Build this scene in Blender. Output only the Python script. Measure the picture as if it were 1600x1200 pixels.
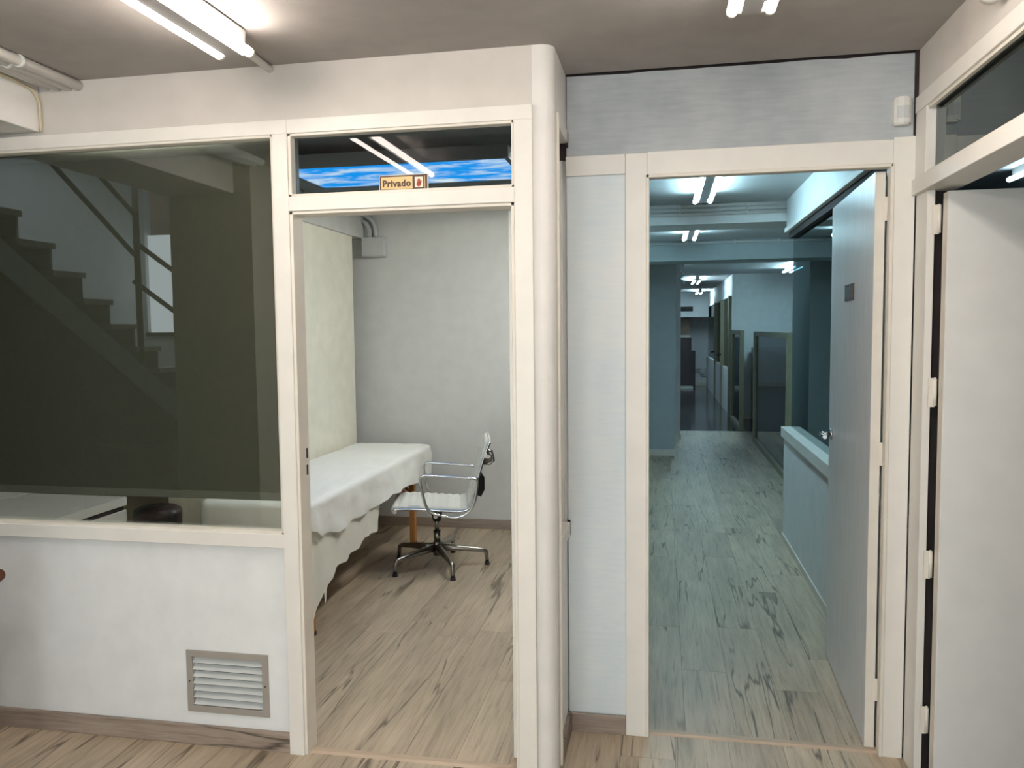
import bpy, bmesh, math, random
from mathutils import Vector, Matrix, noise
import numpy as np

for o in list(bpy.data.objects):
    bpy.data.objects.remove(o, do_unlink=True)
SC = bpy.context.scene
COL = SC.collection
random.seed(7)

# ------------------------------------------------------------------ camera
YAW, PITCH, ROLL, FPX, HCAM = 0.187846, -0.067233, -0.010455, 1235.6, 1.52
CF = Vector((-math.sin(YAW)*math.cos(PITCH), math.cos(YAW)*math.cos(PITCH), math.sin(PITCH)))
_r = Vector((math.cos(YAW), math.sin(YAW), 0)); _u = _r.cross(CF)
CR = math.cos(ROLL)*_r + math.sin(ROLL)*_u
CU = -math.sin(ROLL)*_r + math.cos(ROLL)*_u
CP = Vector((0, 0, HCAM))
cam = bpy.data.cameras.new('camera'); camo = bpy.data.objects.new('camera', cam); COL.objects.link(camo)
cam.sensor_width = 36; cam.lens = FPX/1600*36; cam.clip_start = 0.02; cam.clip_end = 200
M = Matrix((( CR.x, CU.x, -CF.x, 0), (CR.y, CU.y, -CF.y, 0), (CR.z, CU.z, -CF.z, HCAM), (0, 0, 0, 1)))
camo.matrix_world = M
SC.camera = camo

# ------------------------------------------------------------------ world, exposure
w = bpy.data.worlds.new('world'); SC.world = w; w.use_nodes = True
w.node_tree.nodes['Background'].inputs[0].default_value = (0.62, 0.75, 0.9, 1)
w.node_tree.nodes['Background'].inputs[1].default_value = 1.2
vs = SC.view_settings
vs.view_transform = 'Standard'; vs.look = 'None'; vs.gamma = 1; vs.use_curve_mapping = False
vs.exposure = 0.0
# lamp strengths: the tubes themselves give the light (built further down)
LOBBY_TUBE = (50.0, (1.0, 0.89, 0.80))
REAR_FILL = (44.0, (1.0, 0.96, 0.92))  # lamps added behind the camera to raise the lobby brightness
CORR_TUBE = (64.0, (0.52, 0.86, 1.0))
SIDE_TUBE = (16.0, (0.60, 0.86, 1.0))
HALL_TUBE = (72.0, (0.58, 0.86, 1.0))
ROOM_FILL = (112.0, (1.0, 0.99, 0.90))  # lamp added out of view to brighten the cream wall
DOOR_FILL = (34.0, (1.0, 0.99, 0.92))  # extra lamp added out of view for the window end of the room
SKY_PANEL = 2.6
DAYLIGHT_FILL = 5.2  # strength of the panes added behind the viewer as daylight

# ------------------------------------------------------------------ pixel helpers (1600x1200 frame)
def ray(x, y): return CR*((x-800)/FPX) - CU*((y-600)/FPX) + CF
def onz(x, y, z): d = ray(x, y); return CP + d*((z-HCAM)/d.z)
def ony(x, y, Y): d = ray(x, y); return CP + d*(Y/d.y)
def onx(x, y, X): d = ray(x, y); return CP + d*(X/d.x)

# ------------------------------------------------------------------ materials
MATS = {}
def _mat(name):
    m = bpy.data.materials.new(name); m.use_nodes = True
    nt = m.node_tree; b = nt.nodes['Principled BSDF']; MATS[name] = m
    return m, nt, b
def paint(name, col, rough=0.55, var=0.04, bump=0.03, scale=9.0, streak=None, spec=0.4, metal=0.0):
    m, nt, b = _mat(name)
    N, L = nt.nodes, nt.links
    tc = N.new('ShaderNodeTexCoord'); mp = N.new('ShaderNodeMapping'); L.new(tc.outputs['Object'], mp.inputs[0])
    if streak: mp.inputs['Scale'].default_value = streak
    n = N.new('ShaderNodeTexNoise'); n.inputs['Scale'].default_value = scale; n.inputs['Detail'].default_value = 5
    L.new(mp.outputs[0], n.inputs['Vector'])
    r = N.new('ShaderNodeValToRGB'); L.new(n.outputs['Fac'], r.inputs[0])
    r.color_ramp.elements[0].position = 0.3; r.color_ramp.elements[1].position = 0.7
    r.color_ramp.elements[0].color = tuple(c*(1-var) for c in col)+(1,)
    r.color_ramp.elements[1].color = tuple(min(1, c*(1+var)) for c in col)+(1,)
    L.new(r.outputs[0], b.inputs['Base Color'])
    b.inputs['Roughness'].default_value = rough; b.inputs['Metallic'].default_value = metal
    b.inputs['Specular IOR Level'].default_value = spec
    if bump:
        n2 = N.new('ShaderNodeTexNoise'); n2.inputs['Scale'].default_value = scale*14; n2.inputs['Detail'].default_value = 3
        L.new(mp.outputs[0], n2.inputs['Vector'])
        bp = N.new('ShaderNodeBump'); bp.inputs['Strength'].default_value = bump; bp.inputs['Distance'].default_value = 0.01
        L.new(n2.outputs['Fac'], bp.inputs['Height']); L.new(bp.outputs[0], b.inputs['Normal'])
    return m
def bluewash(name, c0=(0.60, 0.685, 0.73), c1=(0.73, 0.755, 0.75)):
    """white panel with a thin, patchy pale-blue undercoat showing through"""
    m, nt, b = _mat(name); N, L = nt.nodes, nt.links
    tc = N.new('ShaderNodeTexCoord')
    a = N.new('ShaderNodeMapping'); a.inputs['Scale'].default_value = (1.6, 1.6, 1.1); L.new(tc.outputs['Object'], a.inputs[0])
    n1 = N.new('ShaderNodeTexNoise'); n1.inputs['Scale'].default_value = 2.2; n1.inputs['Detail'].default_value = 4; L.new(a.outputs[0], n1.inputs['Vector'])
    c = N.new('ShaderNodeMapping'); c.inputs['Scale'].default_value = (3, 3, 26); L.new(tc.outputs['Object'], c.inputs[0])
    n2 = N.new('ShaderNodeTexNoise'); n2.inputs['Scale'].default_value = 3; n2.inputs['Detail'].default_value = 6; L.new(c.outputs[0], n2.inputs['Vector'])
    mx = N.new('ShaderNodeMath'); mx.operation = 'MULTIPLY_ADD'; mx.inputs[1].default_value = 0.35
    L.new(n2.outputs['Fac'], mx.inputs[0]); L.new(n1.outputs['Fac'], mx.inputs[2])
    r = N.new('ShaderNodeValToRGB'); L.new(mx.outputs[0], r.inputs[0])
    r.color_ramp.elements[0].position = 0.48; r.color_ramp.elements[1].position = 0.86
    r.color_ramp.elements[0].color = c0+(1,); r.color_ramp.elements[1].color = c1+(1,)
    L.new(r.outputs[0], b.inputs['Base Color']); b.inputs['Roughness'].default_value = 0.6
    bp = N.new('ShaderNodeBump'); bp.inputs['Strength'].default_value = 0.12; bp.inputs['Distance'].default_value = 0.004
    L.new(n2.outputs['Fac'], bp.inputs['Height']); L.new(bp.outputs[0], b.inputs['Normal'])
    return m
def oak(name, dark, mid, light, axis='Y', rough=0.42):
    m, nt, b = _mat(name); N, L = nt.nodes, nt.links
    tc = N.new('ShaderNodeTexCoord'); oi = N.new('ShaderNodeObjectInfo')
    off = N.new('ShaderNodeVectorMath'); off.operation = 'MULTIPLY_ADD'
    cmb = N.new('ShaderNodeCombineXYZ')
    for i in range(3): L.new(oi.outputs['Random'], cmb.inputs[i])
    L.new(cmb.outputs[0], off.inputs[0]); off.inputs[1].default_value = (37, 71, 13); L.new(tc.outputs['Object'], off.inputs[2])
    sw = (1, 1, 1)
    mp = N.new('ShaderNodeMapping'); L.new(off.outputs[0], mp.inputs[0])
    mp.inputs['Scale'].default_value = (22, 1.3, 22) if axis == 'Y' else (1.3, 22, 22)
    g = N.new('ShaderNodeTexNoise'); g.inputs['Scale'].default_value = 3.2; g.inputs['Detail'].default_value = 9; g.inputs['Roughness'].default_value = 0.68; g.inputs['Distortion'].default_value = 0.5
    L.new(mp.outputs[0], g.inputs['Vector'])
    r = N.new('ShaderNodeValToRGB'); L.new(g.outputs['Fac'], r.inputs[0])
    e = r.color_ramp.elements; e[0].position = 0.28; e[0].color = dark+(1,); e[1].position = 0.74; e[1].color = light+(1,)
    k = e.new(0.5); k.color = mid+(1,)
    # broad board tone
    mp2 = N.new('ShaderNodeMapping'); L.new(off.outputs[0], mp2.inputs[0])
    mp2.inputs['Scale'].default_value = (6, 1.1, 6) if axis == 'Y' else (1.1, 6, 6)
    n2 = N.new('ShaderNodeTexNoise'); n2.inputs['Scale'].default_value = 1.6; n2.inputs['Detail'].default_value = 3; L.new(mp2.outputs[0], n2.inputs['Vector'])
    # cracks: thin level lines of a stretched noise
    mp3 = N.new('ShaderNodeMapping'); L.new(off.outputs[0], mp3.inputs[0])
    mp3.inputs['Scale'].default_value = (5.6, 0.36, 5.6) if axis == 'Y' else (0.36, 5.6, 5.6)
    n3 = N.new('ShaderNodeTexNoise'); n3.inputs['Scale'].default_value = 1.5; n3.inputs['Detail'].default_value = 3.5; n3.inputs['Roughness'].default_value = 0.5; n3.inputs['Distortion'].default_value = 0.2
    L.new(mp3.outputs[0], n3.inputs['Vector'])
    s = N.new('ShaderNodeMath'); s.operation = 'SUBTRACT'; L.new(n3.outputs['Fac'], s.inputs[0]); s.inputs[1].default_value = 0.53
    ab = N.new('ShaderNodeMath'); ab.operation = 'ABSOLUTE'; L.new(s.outputs[0], ab.inputs[0])
    mr = N.new('ShaderNodeMapRange'); L.new(ab.outputs[0], mr.inputs['Value']); mr.inputs['From Min'].default_value = 0.0; mr.inputs['From Max'].default_value = 0.015
    mr.inputs['To Min'].default_value = 1; mr.inputs['To Max'].default_value = 0
    # gate so that cracks come and go
    n4 = N.new('ShaderNodeTexNoise'); n4.inputs['Scale'].default_value = 2.1; n4.inputs['Detail'].default_value = 2; L.new(off.outputs[0], n4.inputs['Vector'])
    mr4 = N.new('ShaderNodeMapRange'); L.new(n4.outputs['Fac'], mr4.inputs['Value']); mr4.inputs['From Min'].default_value = 0.42; mr4.inputs['From Max'].default_value = 0.52
    cr = N.new('ShaderNodeMath'); cr.operation = 'MULTIPLY'; L.new(mr.outputs[0], cr.inputs[0]); L.new(mr4.outputs[0], cr.inputs[1])
    tone = N.new('ShaderNodeMix'); tone.data_type = 'RGBA'; tone.blend_type = 'MULTIPLY'
    tr = N.new('ShaderNodeMapRange'); L.new(n2.outputs['Fac'], tr.inputs['Value']); tr.inputs['From Min'].default_value = 0.3; tr.inputs['From Max'].default_value = 0.7; tr.inputs['To Min'].default_value = 0.80; tr.inputs['To Max'].default_value = 1.12
    rnd = N.new('ShaderNodeMapRange'); L.new(oi.outputs['Random'], rnd.inputs['Value']); rnd.inputs['To Min'].default_value = 0.86; rnd.inputs['To Max'].default_value = 1.08
    tm = N.new('ShaderNodeMath'); tm.operation = 'MULTIPLY'; L.new(tr.outputs[0], tm.inputs[0]); L.new(rnd.outputs[0], tm.inputs[1])
    tone.inputs['Factor'].default_value = 1; L.new(r.outputs[0], tone.inputs['A']); L.new(tm.outputs[0], tone.inputs['B'])
    mix = N.new('ShaderNodeMix'); mix.data_type = 'RGBA'; L.new(cr.outputs[0], mix.inputs['Factor']); L.new(tone.outputs['Result'], mix.inputs['A'])
    mix.inputs['B'].default_value = tuple(c*0.36 for c in dark)+(1,)
    L.new(mix.outputs['Result'], b.inputs['Base Color']); b.inputs['Roughness'].default_value = rough
    bp = N.new('ShaderNodeBump'); bp.inputs['Strength'].default_value = 0.12; bp.inputs['Distance'].default_value = 0.003
    L.new(g.outputs['Fac'], bp.inputs['Height']); L.new(bp.outputs[0], b.inputs['Normal'])
    return m
def emit(name, strength, col):
    m = bpy.data.materials.new(name); m.use_nodes = True; nt = m.node_tree; nt.nodes.clear()
    e = nt.nodes.new('ShaderNodeEmission'); o = nt.nodes.new('ShaderNodeOutputMaterial')
    e.inputs[0].default_value = tuple(col)+(1,); e.inputs[1].default_value = strength
    nt.links.new(e.outputs[0], o.inputs[0]); MATS[name] = m; return m
def pane_mat(name, tint, refl=1.0, tintrefl=(1, 1, 1)):
    m = bpy.data.materials.new(name); m.use_nodes = True; nt = m.node_tree; nt.nodes.clear(); N, L = nt.nodes, nt.links
    t = N.new('ShaderNodeBsdfTransparent'); t.inputs[0].default_value = tuple(tint)+(1,)
    g = N.new('ShaderNodeBsdfGlossy'); g.inputs['Color'].default_value = tuple(tintrefl)+(1,); g.inputs['Roughness'].default_value = 0.0
    f = N.new('ShaderNodeFresnel'); f.inputs[0].default_value = 1.5
    k = N.new('ShaderNodeMath'); k.operation = 'MULTIPLY'; k.use_clamp = True; k.inputs[1].default_value = refl; L.new(f.outputs[0], k.inputs[0])
    ge = N.new('ShaderNodeNewGeometry'); inv = N.new('ShaderNodeMath'); inv.operation = 'SUBTRACT'; inv.inputs[0].default_value = 1; L.new(ge.outputs['Backfacing'], inv.inputs[1])
    k2 = N.new('ShaderNodeMath'); k2.operation = 'MULTIPLY'; L.new(k.outputs[0], k2.inputs[0]); L.new(inv.outputs[0], k2.inputs[1]); k = k2
    mx = N.new('ShaderNodeMixShader'); o = N.new('ShaderNodeOutputMaterial')
    L.new(k.outputs[0], mx.inputs[0]); L.new(t.outputs[0], mx.inputs[1]); L.new(g.outputs[0], mx.inputs[2]); L.new(mx.outputs[0], o.inputs[0])
    MATS[name] = m; return m
def cloud_panel(name, strength):
    """printed, back-lit sky picture of a ceiling lamp"""
    m = bpy.data.materials.new(name); m.use_nodes = True; nt = m.node_tree; nt.nodes.clear(); N, L = nt.nodes, nt.links
    tc = N.new('ShaderNodeTexCoord'); mp = N.new('ShaderNodeMapping'); mp.inputs['Scale'].default_value = (1.0, 2.4, 1); mp.inputs['Location'].default_value = (3.2, 1.1, 0)
    L.new(tc.outputs['Object'], mp.inputs[0])
    n = N.new('ShaderNodeTexNoise'); n.inputs['Scale'].default_value = 3.6; n.inputs['Detail'].default_value = 7; n.inputs['Roughness'].default_value = 0.6; n.inputs['Distortion'].default_value = 0.6
    L.new(mp.outputs[0], n.inputs['Vector'])
    r = N.new('ShaderNodeValToRGB'); L.new(n.outputs['Fac'], r.inputs[0]); e = r.color_ramp.elements
    e[0].position = 0.44; e[0].color = (0.01, 0.38, 1, 1); e[1].position = 0.66; e[1].color = (0.95, 0.98, 1, 1)
    em = N.new('ShaderNodeEmission'); em.inputs[1].default_value = strength; L.new(r.outputs[0], em.inputs[0])
    o = N.new('ShaderNodeOutputMaterial'); L.new(em.outputs[0], o.inputs[0]); MATS[name] = m; return m

paint('white_wall', (0.74, 0.73, 0.71), 0.6)
paint('column_paint', (0.71, 0.69, 0.66), 0.55)
paint('band_dimmed', (0.59, 0.555, 0.515), 0.6)  # warm wall tone, darkened for the light falling off near the ceiling
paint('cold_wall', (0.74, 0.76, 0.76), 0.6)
paint('panel_white', (0.76, 0.77, 0.765), 0.5, bump=0.02)
paint('cream_frame', (0.76, 0.735, 0.685), 0.42, 0.03, 0.015)
paint('old_cream', (0.73, 0.685, 0.61), 0.45, 0.06, 0.03)
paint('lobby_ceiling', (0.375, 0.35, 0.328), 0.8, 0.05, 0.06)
paint('ceiling_white', (0.50, 0.51, 0.51), 0.8)
paint('room_wall', (0.67, 0.675, 0.655), 0.6)
paint('room_cream', (0.88, 0.86, 0.745), 0.6)
paint('dark_gap', (0.035, 0.026, 0.026), 0.9, 0.2, 0)
paint('door_paint', (0.78, 0.772, 0.745), 0.38, 0.03, 0.02)
paint('door_brushed', (0.70, 0.70, 0.70), 0.30, 0.08, 0.05, 6, (2, 14, 1.2))
bluewash('blue_wash')
bluewash('blue_wash_dimmed', (0.335, 0.365, 0.395), (0.50, 0.525, 0.535))  # same patchy wash, darkened for the weaker light high on the wall
oak('oak_floor', (0.345, 0.268, 0.185), (0.50, 0.41, 0.30), (0.58, 0.485, 0.375))
oak('oak_skirting', (0.22, 0.165, 0.13), (0.34, 0.27, 0.22), (0.43, 0.355, 0.295), 'X', 0.5)
paint('threshold_wood', (0.50, 0.39, 0.29), 0.45, 0.1, 0.03, 6, (1, 20, 20))
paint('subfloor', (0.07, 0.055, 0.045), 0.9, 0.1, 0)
paint('dark_stone', (0.085, 0.080, 0.08), 0.12, 0.25, 0.0, 14)
paint('olive_frame', (0.25, 0.245, 0.165), 0.45, 0.08, 0.02)
paint('blind_fabric', (0.056, 0.058, 0.048), 0.9, 0.06, 0.05, 60)
paint('blind_bar', (0.10, 0.105, 0.09), 0.6, 0.05, 0)
paint('grille_grey', (0.33, 0.30, 0.265), 0.5, 0.05, 0.02)
paint('slat_grey', (0.58, 0.60, 0.585), 0.45, 0.04, 0.02)
paint('black_plastic', (0.012, 0.012, 0.014), 0.4, 0.1, 0)
paint('black_bag', (0.008, 0.008, 0.01), 0.32, 0.1, 0.1)
paint('chrome', (0.62, 0.63, 0.64), 0.16, 0.02, 0, metal=1.0)
paint('base_alu', (0.36, 0.35, 0.33), 0.3, 0.04, 0, metal=1.0)
paint('white_leather', (0.72, 0.72, 0.68), 0.5, 0.04, 0.05)
paint('sheet_paper', (0.90, 0.90, 0.86), 0.7, 0.03, 0.22, 1.6)
paint('sheet_cotton', (0.84, 0.835, 0.76), 0.8, 0.03, 0.03, 7)
paint('beech', (0.45, 0.20, 0.06), 0.45, 0.2, 0.02, 5, (8, 8, 1))
paint('brass', (0.55, 0.42, 0.10), 0.4, 0.1, 0, metal=0.6)
paint('brown_wood', (0.11, 0.05, 0.028), 0.75, 0.2, 0.02, 6, (8, 2, 8), spec=0.15)
paint('brown_cushion', (0.06, 0.035, 0.025), 0.8, 0.1, 0.1)
paint('pvc_white', (0.70, 0.69, 0.66), 0.4, 0.03, 0)
paint('pvc_grey', (0.55, 0.57, 0.57), 0.45, 0.03, 0)
paint('cream_cable', (0.62, 0.52, 0.34), 0.5, 0.03, 0)
paint('fixture_grey', (0.30, 0.29, 0.28), 0.4, 0.03, 0)
paint('lamp_cap', (0.60, 0.56, 0.48), 0.4, 0.03, 0)
paint('sign_gold', (0.68, 0.50, 0.22), 0.4, 0.05, 0)
paint('sign_brown', (0.07, 0.022, 0.012), 0.4, 0.1, 0)
paint('sign_white', (0.80, 0.72, 0.58), 0.5, 0.03, 0)
paint('sign_red', (0.45, 0.05, 0.03), 0.5, 0.1, 0)
paint('plaque_grey', (0.10, 0.098, 0.088), 0.4, 0.25, 0, 30)
paint('cabinet_white', (0.70, 0.69, 0.66), 0.35, 0.02, 0)
paint('stair_grey', (0.22, 0.255, 0.245), 0.5, 0.08, 0.03)
paint('stair_tread', (0.30, 0.285, 0.25), 0.5, 0.1, 0.03)
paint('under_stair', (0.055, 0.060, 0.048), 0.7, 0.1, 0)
paint('rail_dark', (0.05, 0.042, 0.03), 0.4, 0.1, 0)
paint('pier_paint', (0.40, 0.39, 0.30), 0.6)
paint('facade_brown', (0.30, 0.19, 0.14), 0.9, 0.15, 0.05, 3)
paint('dark_cabinet', (0.012, 0.016, 0.024), 0.2, 0.1, 0)
paint('shelf_wood', (0.28, 0.20, 0.14), 0.5, 0.1, 0)
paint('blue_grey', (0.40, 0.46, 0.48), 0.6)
pane_mat('glass_clear', (0.93, 0.96, 0.95), 1.2)
pane_mat('glass_window', (0.93, 0.94, 0.90), 2.8, (0.95, 1.0, 0.98))
pane_mat('glass_tinted', (0.13, 0.17, 0.185), 1.2, (0.9, 1, 1))
pane_mat('glass_smoke', (0.42, 0.46, 0.49), 0.7)
pane_mat('glass_transom', (0.50, 0.55, 0.57), 0.5)
emit('tube_lobby', *LOBBY_TUBE); emit('tube_rear_fill', *REAR_FILL); emit('tube_corr', *CORR_TUBE); emit('tube_door_fill', *DOOR_FILL); emit('tube_side', *SIDE_TUBE); emit('tube_hall', *HALL_TUBE); emit('tube_room_fill', *ROOM_FILL)
emit('daylight_fill', DAYLIGHT_FILL, (0.90, 0.98, 1.0))
emit('stair_pane', 2.4, (0.86, 0.96, 1.0))
cloud_panel('sky_picture', SKY_PANEL)

# ------------------------------------------------------------------ mesh helpers
class MB:
    """collects shapes in world coordinates and links them as one mesh object"""
    def __init__(s): s.bm = bmesh.new()
    def box(s, x0, x1, y0, y1, z0, z1, bev=0.0, seg=1):
        r = bmesh.ops.create_cube(s.bm, size=1)
        v = r['verts']
        for q in v:
            q.co = Vector(((x0+x1)/2+q.co.x*(x1-x0), (y0+y1)/2+q.co.y*(y1-y0), (z0+z1)/2+q.co.z*(z1-z0)))
        if bev > 0:
            ed = list({e for q in v for e in q.link_edges})
            bmesh.ops.bevel(s.bm, geom=ed, offset=bev, segments=seg, affect='EDGES', profile=0.6)
        return s
    def cyl(s, a, b, r0, r1=None, n=14, caps=True):
        a, b = Vector(a), Vector(b); r1 = r0 if r1 is None else r1
        d = (b-a).normalized(); q = d.to_track_quat('Z', 'Y')
        A, B = [], []
        for i in range(n):
            t = 2*math.pi*i/n; p = Vector((math.cos(t), math.sin(t), 0))
            A.append(s.bm.verts.new(a+q@(p*r0))); B.append(s.bm.verts.new(b+q@(p*r1)))
        for i in range(n):
            f = s.bm.faces.new((A[i], A[(i+1) % n], B[(i+1) % n], B[i])); f.smooth = True
        if caps:
            s.bm.faces.new(A[::-1]); s.bm.faces.new(B)
        return s
    def tube(s, pts, r, n=10, closed=False):
        pts = [Vector(p) for p in pts]; rings = []
        m = len(pts); up = None
        for i, p in enumerate(pts):
            if closed: t = pts[(i+1) % m]-pts[i-1]
            else: t = pts[min(i+1, m-1)]-pts[max(i-1, 0)]
            t.normalize()
            if up is None:
                up = Vector((0, 0, 1)) if abs(t.z) < 0.9 else Vector((1, 0, 0))
            sd = t.cross(up).normalized(); up = sd.cross(t).normalized()
            rr = r[i] if isinstance(r, (list, tuple)) else r
            rings.append([s.bm.verts.new(p+sd*(math.cos(2*math.pi*k/n)*rr)+up*(math.sin(2*math.pi*k/n)*rr)) for k in range(n)])
        for i in range(m if closed else m-1):
            A, B = rings[i], rings[(i+1) % m]
            for k in range(n):
                f = s.bm.faces.new((A[k], A[(k+1) % n], B[(k+1) % n], B[k])); f.smooth = True
        if not closed:
            s.bm.faces.new(rings[0][::-1]); s.bm.faces.new(rings[-1])
        return s
    def prism(s, poly, z0, z1, axis='Z', smooth=False):
        """poly of 2D points, extruded along axis (Z: xy, Y: xz, X: yz)"""
        def P(a, b, c):
            return Vector((a, b, c)) if axis == 'Z' else (Vector((a, c, b)) if axis == 'Y' else Vector((c, a, b)))
        A = [s.bm.verts.new(P(a, b, z0)) for a, b in poly]; B = [s.bm.verts.new(P(a, b, z1)) for a, b in poly]
        n = len(poly)
        for i in range(n):
            f = s.bm.faces.new((A[i], A[(i+1) % n], B[(i+1) % n], B[i])); f.smooth = smooth
        s.bm.faces.new(A[::-1]); s.bm.faces.new(B)
        return s
    def ball(s, c, r, sc=(1, 1, 1), u=16, v=10):
        q = bmesh.ops.create_uvsphere(s.bm, u_segments=u, v_segments=v, radius=r)
        for x in q['verts']: x.co = Vector(c)+Vector((x.co.x*sc[0], x.co.y*sc[1], x.co.z*sc[2]))
        for x in q['verts']:
            for f in x.link_faces: f.smooth = True
        return s
    def mesh(s, verts, faces, smooth=True):
        V = [s.bm.verts.new(v) for v in verts]
        for f in faces:
            try: q = s.bm.faces.new([V[i] for i in f]); q.smooth = smooth
            except ValueError: pass
        return s
    def xf(s, mtx):
        s.bm.transform(mtx); return s
    def build(s, name, mat, parent=None, label=None, cat=None, group=None, kind=None):
        bmesh.ops.recalc_face_normals(s.bm, faces=s.bm.faces)
        me = bpy.data.meshes.new(name); 
        if parent is None:
            xs = [v.co for v in s.bm.verts]
            L = Vector(((min(c.x for c in xs)+max(c.x for c in xs))/2, (min(c.y for c in xs)+max(c.y for c in xs))/2, min(c.z for c in xs)))
            s.bm.transform(Matrix.Translation(-L))
        else:
            s.bm.transform(Matrix.Translation(-world_loc(parent)))
        s.bm.to_mesh(me); s.bm.free()
        me.materials.append(MATS[mat]); o = bpy.data.objects.new(name, me); COL.objects.link(o)
        if parent is None: o.location = L
        else: o.parent = parent
        tag(o, label, cat, group, kind); return o
def world_loc(o):
    L = Vector((0, 0, 0))
    while o is not None:
        L = L+Vector(o.location); o = o.parent
    return L
def tag(o, label=None, cat=None, group=None, kind=None):
    if label: o['label'] = label
    if cat: o['category'] = cat
    if group: o['group'] = group
    if kind: o['kind'] = kind
    return o
def thing(name, loc, label, cat, group=None, kind=None):
    o = bpy.data.objects.new(name, None); COL.objects.link(o); o.location = loc; o.empty_display_size = 0.05
    return tag(o, label, cat, group, kind)
def bx(name, mat, b, parent=None, bev=0.0, **k):
    return MB().box(*b, bev=bev).build(name, mat, parent, **k)
S = 'structure'

# ------------------------------------------------------------------ main dimensions (metres)
YF = 2.58        # face of the glazed partition
YS = 2.91        # face of the set-back wall with the corridor door
XR = 0.84        # right wall of the lobby
ZC = 2.437       # ceiling
GL = 2.605       # plane of the big window's glass
YB = 5.87        # back wall of the treatment room

# ================================================================== FLOORS
def floor(label, rects, x_off=0.0):
    t = thing('floor', ((rects[0][0]+rects[0][1])/2, rects[0][2], -0.03), label, 'floor', kind=S)
    sub = MB()
    for (x0, x1, y0, y1) in rects: sub.box(x0, x1, y0, y1, -0.03, -0.008)
    sub.build('underlay', 'subfloor', t)
    W, LN, G = 0.192, 1.28, 0.0012
    for (x0, x1, y0, y1) in rects:
        i = math.floor((x0-x_off)/W)
        while i*W+x_off < x1:
            a, b = max(x0, i*W+x_off), min(x1, (i+1)*W+x_off)
            rr = random.Random(i*131+int(y0*10)); y = y0-rr.random()*LN
            while y < y1:
                c, d = max(y0, y), min(y1, y+LN)
                if b-a > 0.01 and d-c > 0.01:
                    bx('plank', 'oak_floor', (a+G/2, b-G/2, c+G/2, d-G/2, -0.008, 0.0), t)
                y += LN
            i += 1
    return t
floor('greige oak laminate floor of the lobby in front of both doors', [(-2.6, XR, -1.6, 2.6), (-0.40, XR, 2.6, 2.93)], 0.05)
floor('greige oak laminate floor inside the room with the massage table', [(-3.6, -0.40, 2.615, YB)], 0.05)
floor('greige oak laminate floor running down the bluish corridor', [(-0.36, 0.90, 2.945, 6.0), (-0.36, 2.1, 6.0, 12.05)], 0.09)
o = bx('floor', 'dark_stone', (-1.5, 2.7, 12.05, 21.8, -0.03, -0.002)); tag(o, 'dark glossy stone floor of the far hall past the corridor', 'floor', kind=S)
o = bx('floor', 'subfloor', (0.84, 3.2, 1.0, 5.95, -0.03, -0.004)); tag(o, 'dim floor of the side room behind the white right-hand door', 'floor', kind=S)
o = bx('floor', 'stair_tread', (-5.3, -2.6, -3.0, 2.6, -0.03, -0.004)); tag(o, 'plain floor under the staircase left of the lobby', 'floor', kind=S)
o = bx('floor', 'stair_tread', (-2.6, 3.2, -3.2, -1.6, -0.03, -0.004)); tag(o, 'plain floor at the rear end of the lobby', 'floor', kind=S)

tag(bx('floor', 'subfloor', (-5.4, 3.4, -3.4, 22.0, -0.10, -0.031)), 'unseen slab added below all the rooms to stop light leaks', 'floor', kind=S)  # added under everything to stop light leaking through floor gaps

def strip(name, x0, x1, y, label):
    m = MB(); m.prism([(y-0.02, 0), (y-0.012, 0.007), (y+0.012, 0.007), (y+0.02, 0)], x0, x1, 'X')
    return m.build(name, 'threshold_wood', label=label, cat='threshold', kind=S)
strip('trim_1', -1.255, -0.475, 2.605, 'light wood threshold strip under the doorway marked private')
strip('trim_2', -0.05, 0.765, 2.94, 'light wood threshold strip under the corridor doorway')

# ================================================================== CEILINGS
tag(bx('ceiling', 'lobby_ceiling', (-2.62, 0.95, -3.2, 2.90, ZC, ZC+0.06)), 'grey-white plaster ceiling of the lobby', 'ceiling', kind=S)
tag(bx('ceiling', 'ceiling_white', (-3.7, -0.42, 2.68, YB+0.1, ZC, ZC+0.06)), 'shadowy ceiling above the massage table', 'ceiling', kind=S)
tag(bx('ceiling', 'ceiling_white', (-0.42, 3.25, 2.96, 13.75, 2.425, 2.48)), 'white ceiling of the bluish corridor', 'ceiling', kind=S)
tag(bx('ceiling', 'ceiling_white', (-1.6, 2.8, 13.75, 21.9, 2.425, 2.48)), 'lit ceiling of the far hall', 'ceiling', kind=S)
tag(bx('ceiling', 'ceiling_white', (0.95, 3.25, 0.9, 2.96, 2.425, 2.48)), 'ceiling of the side room behind the right-hand door', 'ceiling', kind=S)
tag(bx('ceiling', 'ceiling_white', (-5.3, -2.62, -3.0, 2.6, 3.12, 3.2)), 'higher ceiling above the staircase left of the lobby', 'ceiling', kind=S)

tag(bx('ceiling', 'subfloor', (-5.4, 3.4, -3.4, 22.0, 3.21, 3.30)), 'unseen slab added above all the rooms to keep sky light out', 'ceiling', kind=S)  # added over everything to stop light leaking through ceiling gaps

# ================================================================== GLAZED PARTITION (front wall)
XL = -3.62
wf = thing('wall_front', (-1.9, YF, 0), 'off-white partition wall around the big dark window and private door', 'wall', kind=S)
bx('upper_band', 'band_dimmed', (XL, -0.415, YF, 2.66, 2.246, ZC), wf)
for b in ((XL, -1.708, 0.0, 0.757), (-1.425, -1.315, 0.0, 0.757), (-1.708, -1.425, 0.0, 0.143), (-1.708, -1.425, 0.332, 0.757)):
    bx('lower_panel', 'panel_white', (b[0], b[1], YF+0.004, 2.65, b[2], b[3]), wf)
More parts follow.
